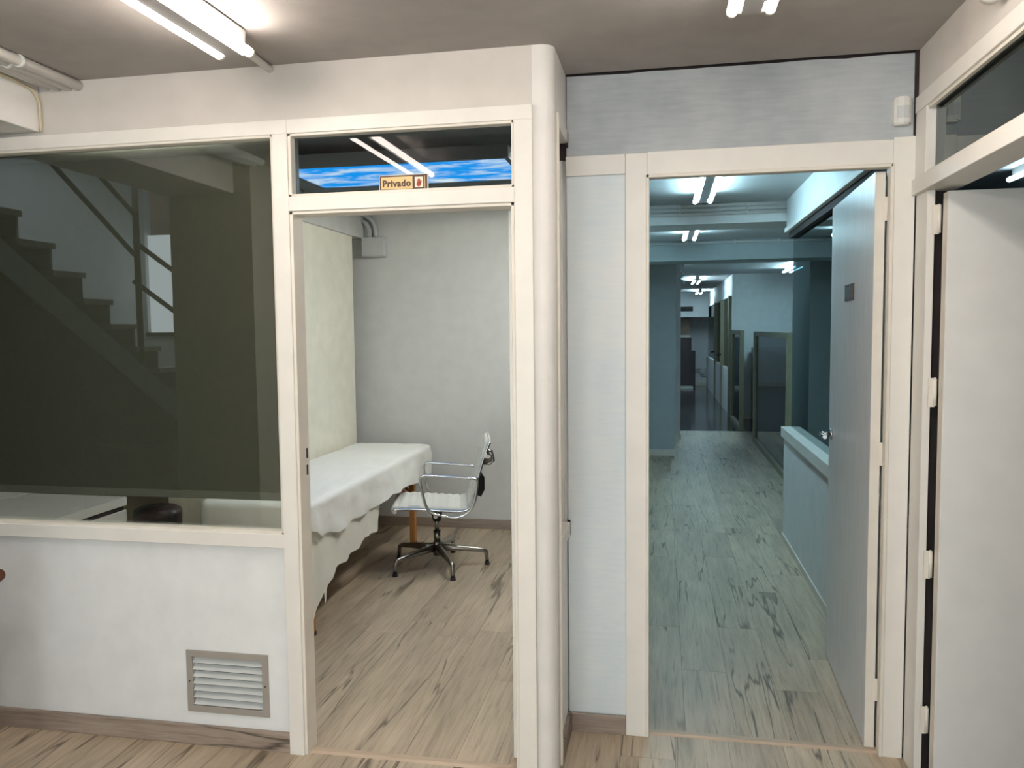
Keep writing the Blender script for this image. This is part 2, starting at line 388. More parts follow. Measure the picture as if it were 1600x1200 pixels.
# rounded corner column and the return behind it
R = 0.045
arc = [(-0.345-R+R*math.sin(t), YF+R-R*math.cos(t)) for t in [i*math.pi/2/8 for i in range(9)]]
poly = [(-0.415, YF)]+arc+[(-0.345, 2.655), (-0.415, 2.655)]
MB().prism(poly, 0, ZC, 'Z').build('corner_column', 'column_paint', wf)
bx('end_wall', 'white_wall', (-5.3, XL, YF, 2.66, 0, 3.12), wf)
bx('upper_filler', 'white_wall', (XL, -2.62, YF, 2.66, ZC, 3.12), wf)

wr = thing('wall_return', (-0.37, 2.75, 0), 'narrow white side return between the private door and corridor wall', 'wall', kind=S)
bx('lower_panel', 'panel_white', (-0.41, -0.349, 2.655, 2.915, 0.0, 0.80), wr)
bx('upper_panel', 'white_wall', (-0.41, -0.345, 2.655, 2.915, 2.20, ZC), wr)
bx('upper_rail', 'cream_frame', (-0.405, -0.338, 2.66, 2.908, 2.196, 2.24), wr, 0.002)
bx('upper_ledge_gap', 'dark_gap', (-0.343, -0.336, 2.902, 2.9085, 2.18, 2.235), wr)
bx('sill', 'cream_frame', (-0.405, -0.336, 2.66, 2.903, 0.755, 0.805), wr, 0.002)
bx('sill_gap', 'dark_gap', (-0.345, -0.335, 2.9035, 2.9085, 0.755, 0.81), wr)
bx('side_post', 'old_cream', (-0.405, -0.337, 2.652, 2.668, 0.0, 2.24), wr, 0.002)
bx('side_post', 'cream_frame', (-0.41, -0.385, 2.86, 2.905, 0.805, 2.196), wr)
bx('pane', 'glass_tinted', (-0.397, -0.391, 2.668, 2.86, 0.805, 2.196), wr)

# ---- window_1 : big dark window
w1 = thing('window_1', (-2.2, YF, 0.757), 'large white-framed dark window reflecting the staircase', 'window', kind=S)
FY0, FY1 = YF-0.018, 2.652
bx('top_rail', 'cream_frame', (XL, -1.262, FY0, FY1, 2.200, 2.248), w1, 0.0015)
bx('bottom_rail', 'cream_frame', (XL, -1.315, FY0, FY1, 0.757, 0.806), w1, 0.0015)
bx('frame_post', 'cream_frame', (-1.318, -1.262, FY0, FY1, 0.0, 2.2), w1, 0.0015)
bx('frame_post', 'cream_frame', (XL, XL+0.05, FY0, FY1, 0.806, 2.2), w1, 0.0015)
def bead(parent, x0, x1, z0, z1, y0, y1, wd=0.011, mat='old_cream', bottom=True):
    bx('bead', mat, (x0, x1, y0, y1, z1-wd, z1), parent, 0.002)
    if bottom: bx('bead', mat, (x0, x1, y0, y1, z0, z0+wd), parent, 0.002)
    bx('bead', mat, (x0, x0+wd, y0, y1, z0, z1), parent, 0.002)
    bx('bead', mat, (x1-wd, x1, y0, y1, z0, z1), parent, 0.002)
bead(w1, XL+0.05, -1.316, 0.804, 2.202, YF-0.013, GL-0.003)
bx('pane', 'glass_window', (XL+0.05, -1.318, GL, GL+0.005, 0.806, 2.2), w1)

# ---- door_1 : private doorway with transom light
d1 = thing('door_1', (-0.86, YF, 0), 'white door frame with a transom pane and inward-opened door', 'door', kind=S)
bx('top_rail', 'cream_frame', (-1.262, -0.413, FY0, FY1, 2.200, 2.248), d1, 0.0015)
bx('transom_rail', 'cream_frame', (-1.262, -0.47, FY0, FY1, 1.938, 1.987), d1, 0.0015)
bx('jamb', 'cream_frame', (-0.474, -0.413, FY0, FY1, 0.0, 2.2), d1, 0.0015)
bx('jamb_lining', 'old_cream', (-1.262, -1.251, FY0+0.006, FY1-0.005, 0.0, 1.938), d1, 0.0015)
bx('jamb_lining', 'old_cream', (-0.486, -0.474, FY0+0.006, FY1-0.005, 0.0, 1.938), d1, 0.0015)
bx('head_lining', 'old_cream', (-1.262, -0.474, FY0+0.006, FY1-0.005, 1.927, 1.938), d1, 0.0015)
bead(d1, -1.262, -0.472, 1.985, 2.202, YF-0.013, GL-0.003)
bx('pane', 'glass_transom', (-1.262, -0.474, GL, GL+0.005, 1.985, 2.2), d1)
for z in (1.03, 1.09):
    bx('strike_slot', 'dark_gap', (-1.2512, -1.2495, 2.622, 2.632, z-0.018, z+0.018), d1)
lf = bx('door_leaf', 'door_paint', (-0.512, -0.474, 2.655, 3.41, 0.012, 1.925), d1, 0.002)
hd = MB().cyl((-0.512, 3.34, 1.03), (-0.565, 3.34, 1.03), 0.011).cyl((-0.56, 3.35, 1.03), (-0.56, 3.22, 1.03), 0.011)
hd.cyl((-0.512, 3.34, 1.03), (-0.52, 3.34, 1.03), 0.026)
hd.build('handle', 'black_plastic', lf)

# ---- roller blind behind the big window
rb = thing('roller_blind', (-2.3, 2.67, 0.90), 'dark green-black roller blind drawn down behind the big window', 'blind')
bx('fabric', 'blind_fabric', (XL+0.06, -1.32, 2.662, 2.6645, 0.935, 2.17), rb)
bx('bottom_bar', 'blind_bar', (XL+0.06, -1.32, 2.659, 2.669, 0.905, 0.935), rb, 0.002)
MB().cyl((XL+0.06, 2.69, 2.19), (-1.32, 2.69, 2.19), 0.022).build('roller', 'blind_bar', rb)

# ---- PRIVADO sign
def text_mesh(body, size, extrude, offset=0.0):
    cu = bpy.data.curves.new('lettering', 'FONT'); cu.body = body; cu.size = size; cu.extrude = extrude; cu.offset = offset
    cu.space_character = 1.08; cu.resolution_u = 3
    ob = bpy.data.objects.new('lettering', cu); COL.objects.link(ob)
    bpy.context.view_layer.update()
    me = bpy.data.meshes.new_from_object(ob.evaluated_get(bpy.context.evaluated_depsgraph_get()))
    bpy.data.objects.remove(ob, do_unlink=True); bpy.data.curves.remove(cu)
    return me
sg = thing('door_sign', (-0.861, 2.600, 1.996), 'small gold sign with the lettering Privado and a red hand', 'sign')
SX0, SX1, SZ0, SZ1, SY = -0.944, -0.777, 1.9965, 2.0485, 2.600
bx('backing', 'sign_white', (SX0-0.003, SX1+0.003, SY, SY+0.004, SZ0, SZ1+0.002), sg)
bx('plate', 'sign_brown', (SX0, SX1, SY-0.002, SY, SZ0+0.001, SZ1), sg)
bx('text_field', 'sign_gold', (SX0+0.005, SX0+0.116, SY-0.0028, SY-0.002, SZ0+0.006, SZ1-0.005), sg)
bx('icon_field', 'sign_white', (SX0+0.124, SX1-0.014, SY-0.0028, SY-0.002, SZ0+0.009, SZ1-0.008), sg)
bx('edge_line', 'sign_gold', (SX1-0.009, SX1-0.007, SY-0.0028, SY-0.002, SZ0+0.006, SZ1-0.005), sg)
me = text_mesh('Privado', 0.034, 0.0003, 0.0014)
xs = [v.co.x for v in me.vertices]; ys = [v.co.y for v in me.vertices]
k = 0.100/(max(xs)-min(xs))
for v in me.vertices:
    x, y, z = v.co; v.co = ((x-min(xs))*k, -z, (y-min(ys))*k)
lt = bpy.data.objects.new('lettering', me); me.materials.append(MATS['sign_brown']); COL.objects.link(lt); lt.parent = sg
lt.location = Vector((SX0+0.0105, SY-0.0032, SZ0+0.0135))-sg.location
hb = MB(); hx, hz = SX0+0.1375, SZ0+0.024
hb.prism([(hx+0.0078*math.cos(a), hz-0.005+0.0072*math.sin(a)) for a in [i*math.pi/8 for i in range(16)]], SY-0.0034, SY-0.0028, 'Y')
for i, h in enumerate((0.011, 0.0135, 0.013, 0.010)):
    x = hx-0.0068+i*0.0042; hb.box(x, x+0.0033, SY-0.0034, SY-0.0028, hz, hz+h)
hb.prism([(hx+0.007, hz-0.005), (hx+0.0115, hz+0.005), (hx+0.009, hz+0.006), (hx+0.004, hz)], SY-0.0034, SY-0.0028, 'Y')
hb.build('hand_symbol', 'sign_red', sg)

# ---- baseboards
def skirting(name, b, label): return tag(bx(name, 'oak_skirting', b, bev=0.002), label, 'baseboard', kind=S)
skirting('baseboard_front', (XL, -1.318, YF-0.012, YF+0.003, 0, 0.073), 'grey-brown wood baseboard under the white panel with the grille')
skirting('baseboard_setback', (-0.334, -0.131, YS-0.012, YS, 0, 0.072), 'short wood baseboard piece left of the corridor door frame')
skirting('baseboard_return', (-0.349, -0.336, 2.66, YS, 0, 0.072), 'narrow wood baseboard along the white side return')
skirting('baseboard_room', (-2.27, -0.5, YB-0.013, YB, 0, 0.073), 'brown wood baseboard behind the white office chair')

# ---- ventilation grille
vg = thing('vent_grille', (-1.566, YF, 0.122), 'grey metal ventilation grille with slats low in the white panel', 'vent')
VX0, VX1, VZ0, VZ1 = -1.730, -1.403, 0.121, 0.354
bx('backing', 'dark_gap', (VX0+0.022, VX1-0.022, YF+0.035, YF+0.04, VZ0+0.022, VZ1-0.022), vg)
FR = 0.024
for b in ((VX0, VX1, VZ0, VZ0+FR), (VX0, VX1, VZ1-FR, VZ1), (VX0, VX0+FR, VZ0+FR, VZ1-FR), (VX1-FR, VX1, VZ0+FR, VZ1-FR)):
    bx('frame', 'grille_grey', (b[0], b[1], YF-0.003, YF+0.0045, b[2], b[3]), vg, 0.001)
nsl = 7; ph = (VZ1-VZ0-2*FR)/nsl
for i in range(nsl):
    z = VZ0+FR+i*ph
    MB().prism([(YF+0.001, z+0.0025), (YF+0.001, z+0.0042), (YF+0.017, z+0.0195), (YF+0.017, z+0.0178)], VX0+FR, VX1-FR, 'X').build('slat', 'slat_grey', vg)
for x in (VX0+FR/2, VX1-FR/2):
    MB().cyl((x, YF-0.0045, (VZ0+VZ1)/2), (x, YF-0.0025, (VZ0+VZ1)/2), 0.003, n=10).build('screw', 'dark_gap', vg)

# ================================================================== SET-BACK WALL + corridor door
ws = thing('wall_setback', (0.25, YS, 0), 'pale blue-washed wall panel over and beside the corridor door', 'wall', kind=S)
# top panel with a slightly wavy sawn edge below the ceiling
tp = [(-0.343, 2.147), (0.832, 2.147), (0.829, 2.430)]
for i in range(17): 
    x = 0.829-i*(1.170/16); tp.append((x, 2.4305+0.0012*math.sin(i*1.7)-0.002*(i % 5 == 3)))
MB().prism(tp, YS, YS+0.012, 'Y').build('top_panel', 'blue_wash_dimmed', ws)
bx('backing', 'dark_gap', (-0.41, 0.9, YS+0.014, YS+0.05, 2.14, ZC+0.01), ws)
bx('side_panel', 'blue_wash', (-0.343, -0.130, YS+0.004, YS+0.03, 0.0, 2.077), ws)
bx('panel_rail', 'cream_frame', (-0.345, -0.131, YS-0.008, YS+0.03, 2.077, 2.147), ws, 0.001)
bx('panel_backing', 'white_wall', (-0.42, -0.055, YS+0.03, YS+0.05, 0.0, 2.15), ws)

d2 = thing('door_2', (0.36, YS, 0), 'cream door frame of the corridor with its grey door swung inward', 'door', kind=S)
bx('post', 'cream_frame', (-0.130, -0.053, YS-0.010, 2.985, 0.0, 2.147), d2, 0.0015)
bx('head', 'cream_frame', (-0.053, 0.765, YS-0.010, 2.985, 2.066, 2.150), d2, 0.0015)
bx('post', 'cream_frame', (0.765, 0.834, YS-0.010, 2.985, 0.0, 2.156), d2, 0.0015)
bx('stop_bead', 'old_cream', (-0.058, -0.046, YS-0.013, 2.94, 0.0, 2.07), d2, 0.002)
bx('stop_bead', 'old_cream', (-0.058, 0.765, YS-0.013, 2.94, 2.058, 2.070), d2, 0.002)
bx('stop_bead', 'old_cream', (0.757, 0.769, YS-0.013, 2.935, 0.0, 2.07), d2, 0.002)
# leaf, hinged at right, almost square to the frame
ang = math.atan2(0.030, 0.845)
leafM = Matrix.Translation((0.719, 2.946, 0)) @ Matrix.Rotation(-ang, 4, 'Z')
lf2 = MB().box(0, 0.033, 0, 0.845, 0.008, 2.052, 0.0015).xf(leafM).build('door_leaf', 'door_brushed', d2)
MB().box(0.0005, 0.0325, -0.0025, 0.0, 0.010, 2.050).xf(leafM).build('edge_strip', 'old_cream', lf2)
h = MB().cyl((-0.002, 0.775, 1.045), (-0.05, 0.775, 1.045), 0.009).cyl((-0.046, 0.785, 1.045), (-0.046, 0.66, 1.045), 0.009).cyl((0, 0.775, 1.045), (-0.008, 0.775, 1.045), 0.025)
h.xf(leafM).build('handle', 'chrome', lf2)
pq = MB().box(-0.004, 0.0, 0.33, 0.50, 1.625, 1.69).xf(leafM).build('door_plate', 'sign_brown', lf2)
MB().box(-0.005, -0.004, 0.385, 0.49, 1.634, 1.681).xf(leafM).build('text_field', 'plaque_grey', pq)
MB().box(-0.005, -0.004, 0.342, 0.375, 1.636, 1.679).xf(leafM).build('icon_field', 'plaque_grey', pq)
def hinge(parent, x, y, z, mat='old_cream', hh=0.075, dx=-0.022):
    g = MB().cyl((x, y, z-hh/2), (x, y, z+hh/2), 0.0065, n=10)
    g.cyl((x, y, z+hh/2), (x, y, z+hh/2+0.006), 0.0065, 0.003, n=10)
    g.box(x+dx, x, y-0.001, y+0.001, z-hh*0.55, z+hh*0.55)
    return g.build('hinge', mat, parent)
for z in (1.925, 1.075, 0.225): hinge(d2, 0.764, 2.9415, z)

# motion sensor
ms = thing('motion_sensor', (0.787, YS, 2.188), 'small white motion sensor high in the corner above the doors', 'sensor')
bd = MB().prism([(0.758, YS), (0.760, YS-0.022), (0.770, YS-0.034), (0.787, YS-0.038), (0.804, YS-0.034), (0.814, YS-0.022), (0.816, YS)], 2.192, 2.284, 'Z')
bmesh.ops.bevel(bd.bm, geom=[e for e in bd.bm.edges if abs(e.verts[0].co.z-e.verts[1].co.z) < 1e-5], offset=0.005, segments=2, affect='EDGES')
bd.build('housing', 'pvc_white', ms)
MB().prism([(0.766, YS-0.031), (0.771, YS-0.0355), (0.787, YS-0.0395), (0.803, YS-0.0355), (0.808, YS-0.031)], 2.212, 2.252, 'Z').build('lens', 'pvc_grey', ms)

# ================================================================== RIGHT WALL + side door
wrt = thing('wall_right', (0.88, 1.0, 0), 'off-white right wall above the side door transom', 'wall', kind=S)
bx('upper_band', 'band_dimmed', (XR, 0.94, -3.2, 2.905, 2.278, ZC), wrt)
bx('lower_panel', 'white_wall', (XR, 0.94, -3.2, 1.30, 0.0, 2.278), wrt)
bx('corner_gap', 'dark_gap', (0.827, 0.842, YS-0.004, YS+0.004, 2.16, ZC), wrt)
d3 = thing('door_3', (0.88, 2.35, 0), 'white side door opened away into the dim right-hand room', 'door', kind=S)
bx('top_rail', 'cream_frame', (0.829, 0.93, 1.30, 2.90, 2.228, 2.280), d3, 0.0015)
bx('transom_rail', 'cream_frame', (0.822, 0.93, 1.30, 2.90, 1.958, 2.010), d3, 0.0015)
bx('post', 'cream_frame', (0.832, 0.93, 2.795, 2.90, 2.010, 2.228), d3, 0.0015)
bx('post', 'cream_frame', (0.838, 0.862, 2.785, 2.90, 0.0, 1.958), d3, 0.0015)
bx('slit_shade', 'dark_gap', (0.862, 0.94, 2.82, 2.90, 0.0, 1.958), d3)  # dark box standing in for the shade inside the hinge slit
bx('post', 'cream_frame', (0.832, 0.93, 1.30, 1.36, 0.0, 2.228), d3, 0.0015)
bx('bead', 'old_cream', (0.8375, 0.850, 1.36, 2.795, 2.010, 2.021), d3)
bx('bead', 'old_cream', (0.8375, 0.850, 1.36, 2.795, 2.217, 2.228), d3)
bx('pane', 'glass_tinted', (0.862, 0.868, 1.36, 2.795, 2.010, 2.228), d3)
lf3 = bx('door_leaf', 'door_paint', (0.882, 1.70, 2.725, 2.765, 0.010, 1.944), d3, 0.0015)
bx('edge_strip', 'old_cream', (0.8795, 0.882, 2.7255, 2.7645, 0.012, 1.942), lf3)
for z in (1.862, 1.305, 0.735, 0.205): hinge(d3, 0.872, 2.776, z, hh=0.085, dx=-0.02)

# side room behind
sr = thing('wall_side_room', (3.2, 3.4, 0), 'dim blue-grey walls of the room behind the side door', 'wall', kind=S)
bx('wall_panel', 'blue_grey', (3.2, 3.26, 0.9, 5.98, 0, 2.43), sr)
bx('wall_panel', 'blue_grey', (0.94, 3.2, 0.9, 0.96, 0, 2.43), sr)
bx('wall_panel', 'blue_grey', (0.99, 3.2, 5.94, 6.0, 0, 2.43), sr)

# ================================================================== fluorescent battens
def batten(x, y0, y1, z, tube, label, group=None, sep=0.098, dark='fixture_grey', axis='Y', n=12):
    t = thing('ceiling_light', (x, (y0+y1)/2, z), label, 'ceiling light', group)
    def B(a0, a1, b0, b1, z0, z1): return (a0, a1, b0, b1, z0, z1) if axis == 'Y' else (b0, b1, a0, a1, z0, z1)
    ox, oy = (x, 0) if axis == 'Y' else (0, 0)
    m = MB()
    body = [(-0.026, 0), (-0.030, 0.03), (-0.034, 0.075), (0.034, 0.075), (0.030, 0.03), (0.026, 0)]
    if axis == 'Y': m.prism([(x+a, z-0.008+b) for a, b in body], y0-0.012, y1+0.012, 'Y')
    else: m.prism([(x+a, z-0.008+b) for a, b in body], y0-0.012, y1+0.012, 'X')
    m.build('body', dark, t)
    for s in (-1, 1):
        c = x+s*sep/2
        a, b = ((c, y0, z), (c, y1, z)) if axis == 'Y' else ((y0, c, z), (y1, c, z))
        MB().cyl(a, b, 0.0135, n=n).build('tube', tube, t)
        for e in (y0, y1):
            sg_ = 1 if e == y1 else -1
            p0, p1 = ((c, e, z), (c, e+sg_*0.012, z)) if axis == 'Y' else ((e, c, z), (e+sg_*0.012, c, z))
            q = MB().cyl(p0, p1, 0.015, n=n)
            lo, hi = min(c, x), max(c, x)
            if axis == 'Y': q.box(lo, hi, min(e, e+sg_*0.01), max(e, e+sg_*0.01), z-0.006, z+0.02)
            else: q.box(min(e, e+sg_*0.01), max(e, e+sg_*0.01), lo, hi, z-0.006, z+0.02)
            q.build('lamp_holder', 'lamp_cap', t)
    return t
batten(-1.268, 1.04, 2.245, 2.362, 'tube_lobby', 'twin-tube fluorescent light on the lobby ceiling near the big window')
batten(0.230, 1.04, 2.240, 2.362, 'tube_lobby', 'twin-tube fluorescent light at the top edge above the corridor door')
batten(-1.268, -1.7, -0.5, 2.362, 'tube_rear_fill', 'unseen twin-tube light added behind the left one to brighten the lobby')  # added fill lamp, out of view
batten(0.10, -1.7, -0.5, 2.362, 'tube_rear_fill', 'unseen twin-tube light added behind the right one to brighten the lobby')  # second added fill lamp, also out of view
MB().tube([(-1.29, 2.25, 2.405), (-1.315, 2.40, 2.424), (-1.325, 2.585, 2.424)], 0.0125).build('conduit', 'pvc_white', label='short white conduit from the left ceiling light to the wall', cat='conduit')

# ---- left beam, pipes, cable
bm_ = thing('wall_beam', (-2.4, 2.0, 2.262), 'cream boxed beam running along the upper left of the lobby', 'beam', kind=S)
bx('beam_box', 'white_wall', (-2.62, -2.236, 1.30, YF, 2.262, ZC), bm_, 0.003)
for i, (x, z, r) in enumerate(((-2.070, 2.418, 0.018), (-2.112, 2.417, 0.017), (-2.153, 2.418, 0.016), (-2.196, 2.422, 0.011))):
    lab = ['white ceiling pipe nearest the room at the upper left', 'second white ceiling pipe from the room at the upper left', 'third white ceiling pipe at the upper left, close to the beam', 'thinnest white ceiling pipe running along the boxed beam'][i]
    p = thing('pipe', (x, 1.9, z), lab, 'pipe', 'ceiling pipes along the beam')
    MB().tube([(x, 1.30, z), (x, 2.0, z), (x, YF+0.004, z)], r, n=14).build('pipe_run', 'pvc_white', p)
    MB().cyl((x, 2.30, z), (x, 2.318, z), r+0.0035, n=14).build('clip', 'pvc_white', p)
cb = [(-2.232, 1.4, 2.425), (-2.232, 2.1, 2.42), (-2.232, 2.45, 2.416), (-2.228, 2.535, 2.405), (-2.226, 2.566, 2.37), (-2.226, 2.569, 2.32), (-2.229, 2.572, 2.275), (-2.232, 2.573, 2.262)]
MB().tube(cb, 0.0045, n=8).build('cable', 'cream_cable', label='cream cable curving down the end of the boxed beam', cat='cable')
# white pipe end at the top right
pe = thing('pipe', (0.80, 2.2, 2.33), 'stubby white pipe end at the top right corner of the lobby', 'pipe')
a, b = onx(1536, -14, 0.815), None
MB().cyl((0.806, 2.235, 2.352), (0.806, 1.2, 2.352), 0.026, n=18).build('pipe_run', 'pvc_white', pe)
MB().cyl((0.806, 2.235, 2.352), (0.806, 2.20, 2.352), 0.029, n=18).build('cap', 'pvc_white', pe)

# ================================================================== LOBBY behind the camera (seen in the glass)
wl = thing('wall_left', (-2.3, 0.9, 0), 'olive-grey pier and left wall reflected at the right of the window', 'wall', kind=S)
bx('pier', 'pier_paint', (-2.62, -2.14, 0.55, 1.30, 0, ZC), wl)
bx('wall_panel', 'white_wall', (-2.62, -2.30, -3.2, 0.55, 0, ZC), wl)
wb = thing('wall_rear', (-0.8, -3.2, 0), 'white rear wall of the lobby behind the viewer', 'wall', kind=S)
bx('wall_panel', 'white_wall', (-2.62, 0.95, -3.26, -3.2, 0, 0.10), wb)
bx('wall_panel', 'white_wall', (-2.62, 0.95, -3.26, -3.2, 2.30, ZC), wb)
bx('wall_panel', 'white_wall', (-2.62, -2.2, -3.26, -3.2, 0.10, 2.30), wb)
bx('wall_panel', 'white_wall', (0.7, 0.95, -3.26, -3.2, 0.10, 2.30), wb)
w4 = thing('rear_fill_window', (-0.75, -3.23, 0.10), 'unseen wide frosted window added behind the viewer to give daylight', 'window', kind=S)  # glowing window added out of view to light the lobby walls
for i in range(3):
    bx('frosted_pane', 'daylight_fill', (-2.2+i*0.9667+0.02, -2.2+(i+1)*0.9667-0.02, -3.235, -3.225, 0.10, 2.30), w4)
for i in range(4):
    x = -2.2+i*0.9667; bx('mullion', 'cream_frame', (x-0.02, x+0.02, -3.26, -3.20, 0.10, 2.30), w4)
wst = thing('wall_stairwell', (-5.2, 0, 0), 'blue-white stairwell walls reflected behind the stairs', 'wall', kind=S)
bx('wall_panel', 'cold_wall', (-5.3, -5.2, -2.1, 2.58, 0, 3.12), wst)
WX0, WX1 = -5.12, -4.62
bx('wall_panel', 'cold_wall', (WX1, -2.62, -2.1, -2.0, 0, 3.12), wst)
bx('wall_panel', 'cold_wall', (-5.2, WX1, -2.1, -2.0, 0, 1.54), wst)
bx('wall_panel', 'cold_wall', (-5.2, WX0, -2.1, -2.0, 1.54, 3.12), wst)
bx('edge_beam', 'stair_grey', (-5.2, -2.62, 1.30, 1.36, 2.62, 3.12), wst)
bx('wall_panel', 'cold_wall', (-2.66, -2.62, -2.0, 1.3, 2.43, 3.12), wst)
w3 = thing('window_2', (-4.87, -2.05, 1.54), 'tall bright stair window with a frosted lower pane, seen reflected', 'window', kind=S)
bx('frosted_pane', 'stair_pane', (WX0, WX1, -2.06, -2.05, 1.54, 2.52), w3)
sk = thing('stair_fill_window', (-4.2, -0.3, 3.11), 'unseen skylight added over the staircase to brighten it', 'window', kind=S)  # glowing pane added out of view to light the stairwell
bx('frosted_pane', 'stair_pane', (-4.9, -3.2, -1.3, 0.9, 3.105, 3.118), sk)
for b in ((-4.95, -3.15, -1.35, -1.3), (-4.95, -3.15, 0.9, 0.95), (-4.95, -4.9, -1.3, 0.9), (-3.2, -3.15, -1.3, 0.9)): bx('fill_frame', 'cream_frame', (*b, 3.09, 3.12), sk)
bx('pane', 'glass_clear', (WX0, WX1, -2.06, -2.055, 2.52, 3.12), w3)
bx('sill', 'rail_dark', (WX0, WX1, -2.1, -1.96, 1.50, 1.54), w3)
tag(bx('facade', 'facade_brown', (-8.5, -2.0, -7.0, -6.6, 0.0, 6.0)), 'brown building facade outside the stair window', 'building')

# stairs: side plane and steps measured in the reflection (mirror plane = glass)
XS = -3.70
st = thing('staircase', (-4.1, -0.5, 0), 'grey open staircase with dark handrails reflected in the window', 'staircase')
def refl(px, py, X=XS):
    p = onx(px, py, X); return Vector((X, 2*GL-p.y, p.z))
n1, n4 = refl(28.5, 329), refl(172.5, 468.5)
dY, dZ = (n4.y-n1.y)/3, (n4.z-n1.z)/3
for k in range(-3, 14):
    y, z = n1.y+dY*k, n1.z+dZ*k
    if z < 0.05: break
    bx('tread', 'stair_tread', (XS-0.95, XS+0.015, y-0.01, y-dY+0.02, z-0.035, z), st)
    bx('riser', 'stair_grey', (XS-0.95, XS-0.01, y-dY-0.005, y-dY+0.012, z, z-dZ-0.035), st)
a0, b0 = refl(0, 371), refl(198, 548); a1, b1 = refl(0, 422), refl(162, 560)
sl = (b0.z-a0.z)/(b0.y-a0.y)
yT, yB = 2.3, -2.0
MB().prism([(yT, a0.z+sl*(yT-a0.y)), (yB, a0.z+sl*(yB-a0.y)), (yB, a1.z+sl*(yB-a1.y)), (yT, a1.z+sl*(yT-a1.y))], XS-0.04, XS, 'X').build('stringer', 'stair_grey', st)
zl = lambda y: a1.z+sl*(y-a1.y)
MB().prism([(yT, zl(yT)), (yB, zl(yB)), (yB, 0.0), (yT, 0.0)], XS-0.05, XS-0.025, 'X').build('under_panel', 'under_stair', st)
ra = MB()
for p, q in (((60, 232), (210, 398)), ((120, 235), (210, 335))):
    ra.cyl(refl(*p, XS+0.01), refl(*q, XS+0.01), 0.017)
ra.build('handrail', 'rail_dark', st)
ra = MB()
for p, q in (((210, 378), (280, 430)), ((210, 440), (280, 492))):
    ra.cyl(refl(*p, XS+0.01), refl(*q, XS+0.01), 0.018)
ra.build('lower_handrail', 'rail_dark', st)
ra = MB(); p = refl(209, 272, XS+0.01); q = refl(211, 548, XS+0.01); q.y = p.y
ra.cyl(p+Vector((0, 0, 0.25)), q-Vector((0, 0, 0.1)), 0.022); ra.build('newel_post', 'rail_dark', st)

# wooden armchair whose arm just enters at the left edge
AX = ony(6, 900, 2.30).x-0.026; AZ = ony(4, 900, 2.30).z
ac = thing('armchair', (AX-0.3, 2.2, 0), 'brown wooden armchair, only its arm tip showing at the left edge', 'armchair')
for x in (AX-0.60, AX-0.03):
    for y in (1.82, 2.20):
        MB().cyl((x, y, 0), (x, y, AZ-0.02), 0.016, 0.022).build('leg', 'brown_wood', ac)
for x in (AX-0.60, AX):
    m = MB(); m.tube([(x-0.03, 1.78, AZ-0.012), (x-0.03, 1.95, AZ), (x-0.02, 2.1, AZ+0.004), (x-0.008, 2.22, AZ+0.002), (x, 2.29, AZ), (x, 2.315, AZ), (x, 2.325, AZ)], [0.024, 0.026, 0.026, 0.024, 0.026, 0.019, 0.008], n=14); m.build('armrest', 'brown_wood', ac)
bx('seat', 'brown_cushion', (AX-0.575, AX-0.055, 1.80, 2.24, 0.36, 0.46), ac, 0.02)
bx('backrest', 'brown_cushion', (AX-0.575, AX-0.055, 1.74, 1.80, 0.42, 0.98), ac, 0.02)

# ================================================================== TREATMENT ROOM
wra = thing('wall_back', (-1.3, YB, 0), 'plain grey rear wall of the massage room', 'wall', kind=S)
bx('wall_panel', 'room_wall', (-3.7, -0.40, YB, YB+0.06, 0, ZC), wra)
wca = thing('wall_room_left', (-2.5, 4.6, 0), 'cream pilaster wall at the left beyond the massage table', 'wall', kind=S)
bx('pilaster', 'room_cream', (-2.72, -2.302, 3.95, 5.70, 0, ZC), wca)
bx('wall_panel', 'room_cream', (-3.66, -3.60, 2.66, YB, 0, ZC), wca)
bx('beam', 'room_wall', (-2.72, -2.272, 2.66, YB, 2.243, ZC), wca)
tag(bx('wall_room_right', 'room_wall', (-0.42, -0.36, 2.93, YB, 0, ZC)), 'grey side wall of the massage room behind the open door', 'wall', kind=S)

# sky ceiling lamp
sp = thing('sky_panel_light', (-1.25, 3.9, 2.33), 'glowing blue ceiling panel with a cloudy sky picture', 'ceiling light')
PX0, PX1, PY0, PY1, PZ = -1.86, -0.728, 3.70, 4.225, 2.330
bx('luminous_panel', 'sky_picture', (PX0, PX1, PY0, PY1, PZ, PZ+0.004), sp)
for b in ((PX0-0.022, PX1+0.022, PY0-0.022, PY0), (PX0-0.022, PX1+0.022, PY1, PY1+0.022), (PX0-0.022, PX0, PY0, PY1), (PX1, PX1+0.022, PY0, PY1)):
    bx('frame', 'fixture_grey', (*b, PZ-0.004, PZ+0.03), sp)
bx('back_box', 'fixture_grey', (PX0-0.02, PX1+0.02, PY0-0.02, PY1+0.02, PZ+0.03, PZ+0.06), sp)
for x in (-1.7, -0.9): MB().cyl((x, 3.95, PZ+0.06), (x, 3.95, ZC+0.002), 0.006).build('hanger', 'fixture_grey', sp)
rl = batten(2.80, -2.10, -1.50, 2.37, 'tube_door_fill', 'unseen short fluorescent light added just inside the massage room window to brighten it', axis='X')  # added lamp, hidden above the transom, lights the near end
bx('lamp_shield', 'cabinet_white', (-2.13, -1.47, 2.70, 2.93, 2.398, 2.402), rl)  # added plate that keeps this lamp's light off the ceiling
bx('lamp_shield_lip', 'cabinet_white', (-2.13, -1.47, 2.93, 2.933, 2.372, 2.402), rl)
rl = batten(-0.50, 3.98, 5.18, 2.37, 'tube_room_fill', 'unseen fluorescent light added along the massage room right wall to brighten it')  # added lamp, hidden by the jamb, aimed at the left wall
bx('lamp_shield', 'cabinet_white', (-0.70, -0.425, 3.96, 5.20, 2.398, 2.402), rl)  # added plate so the ceiling stays dark above this lamp
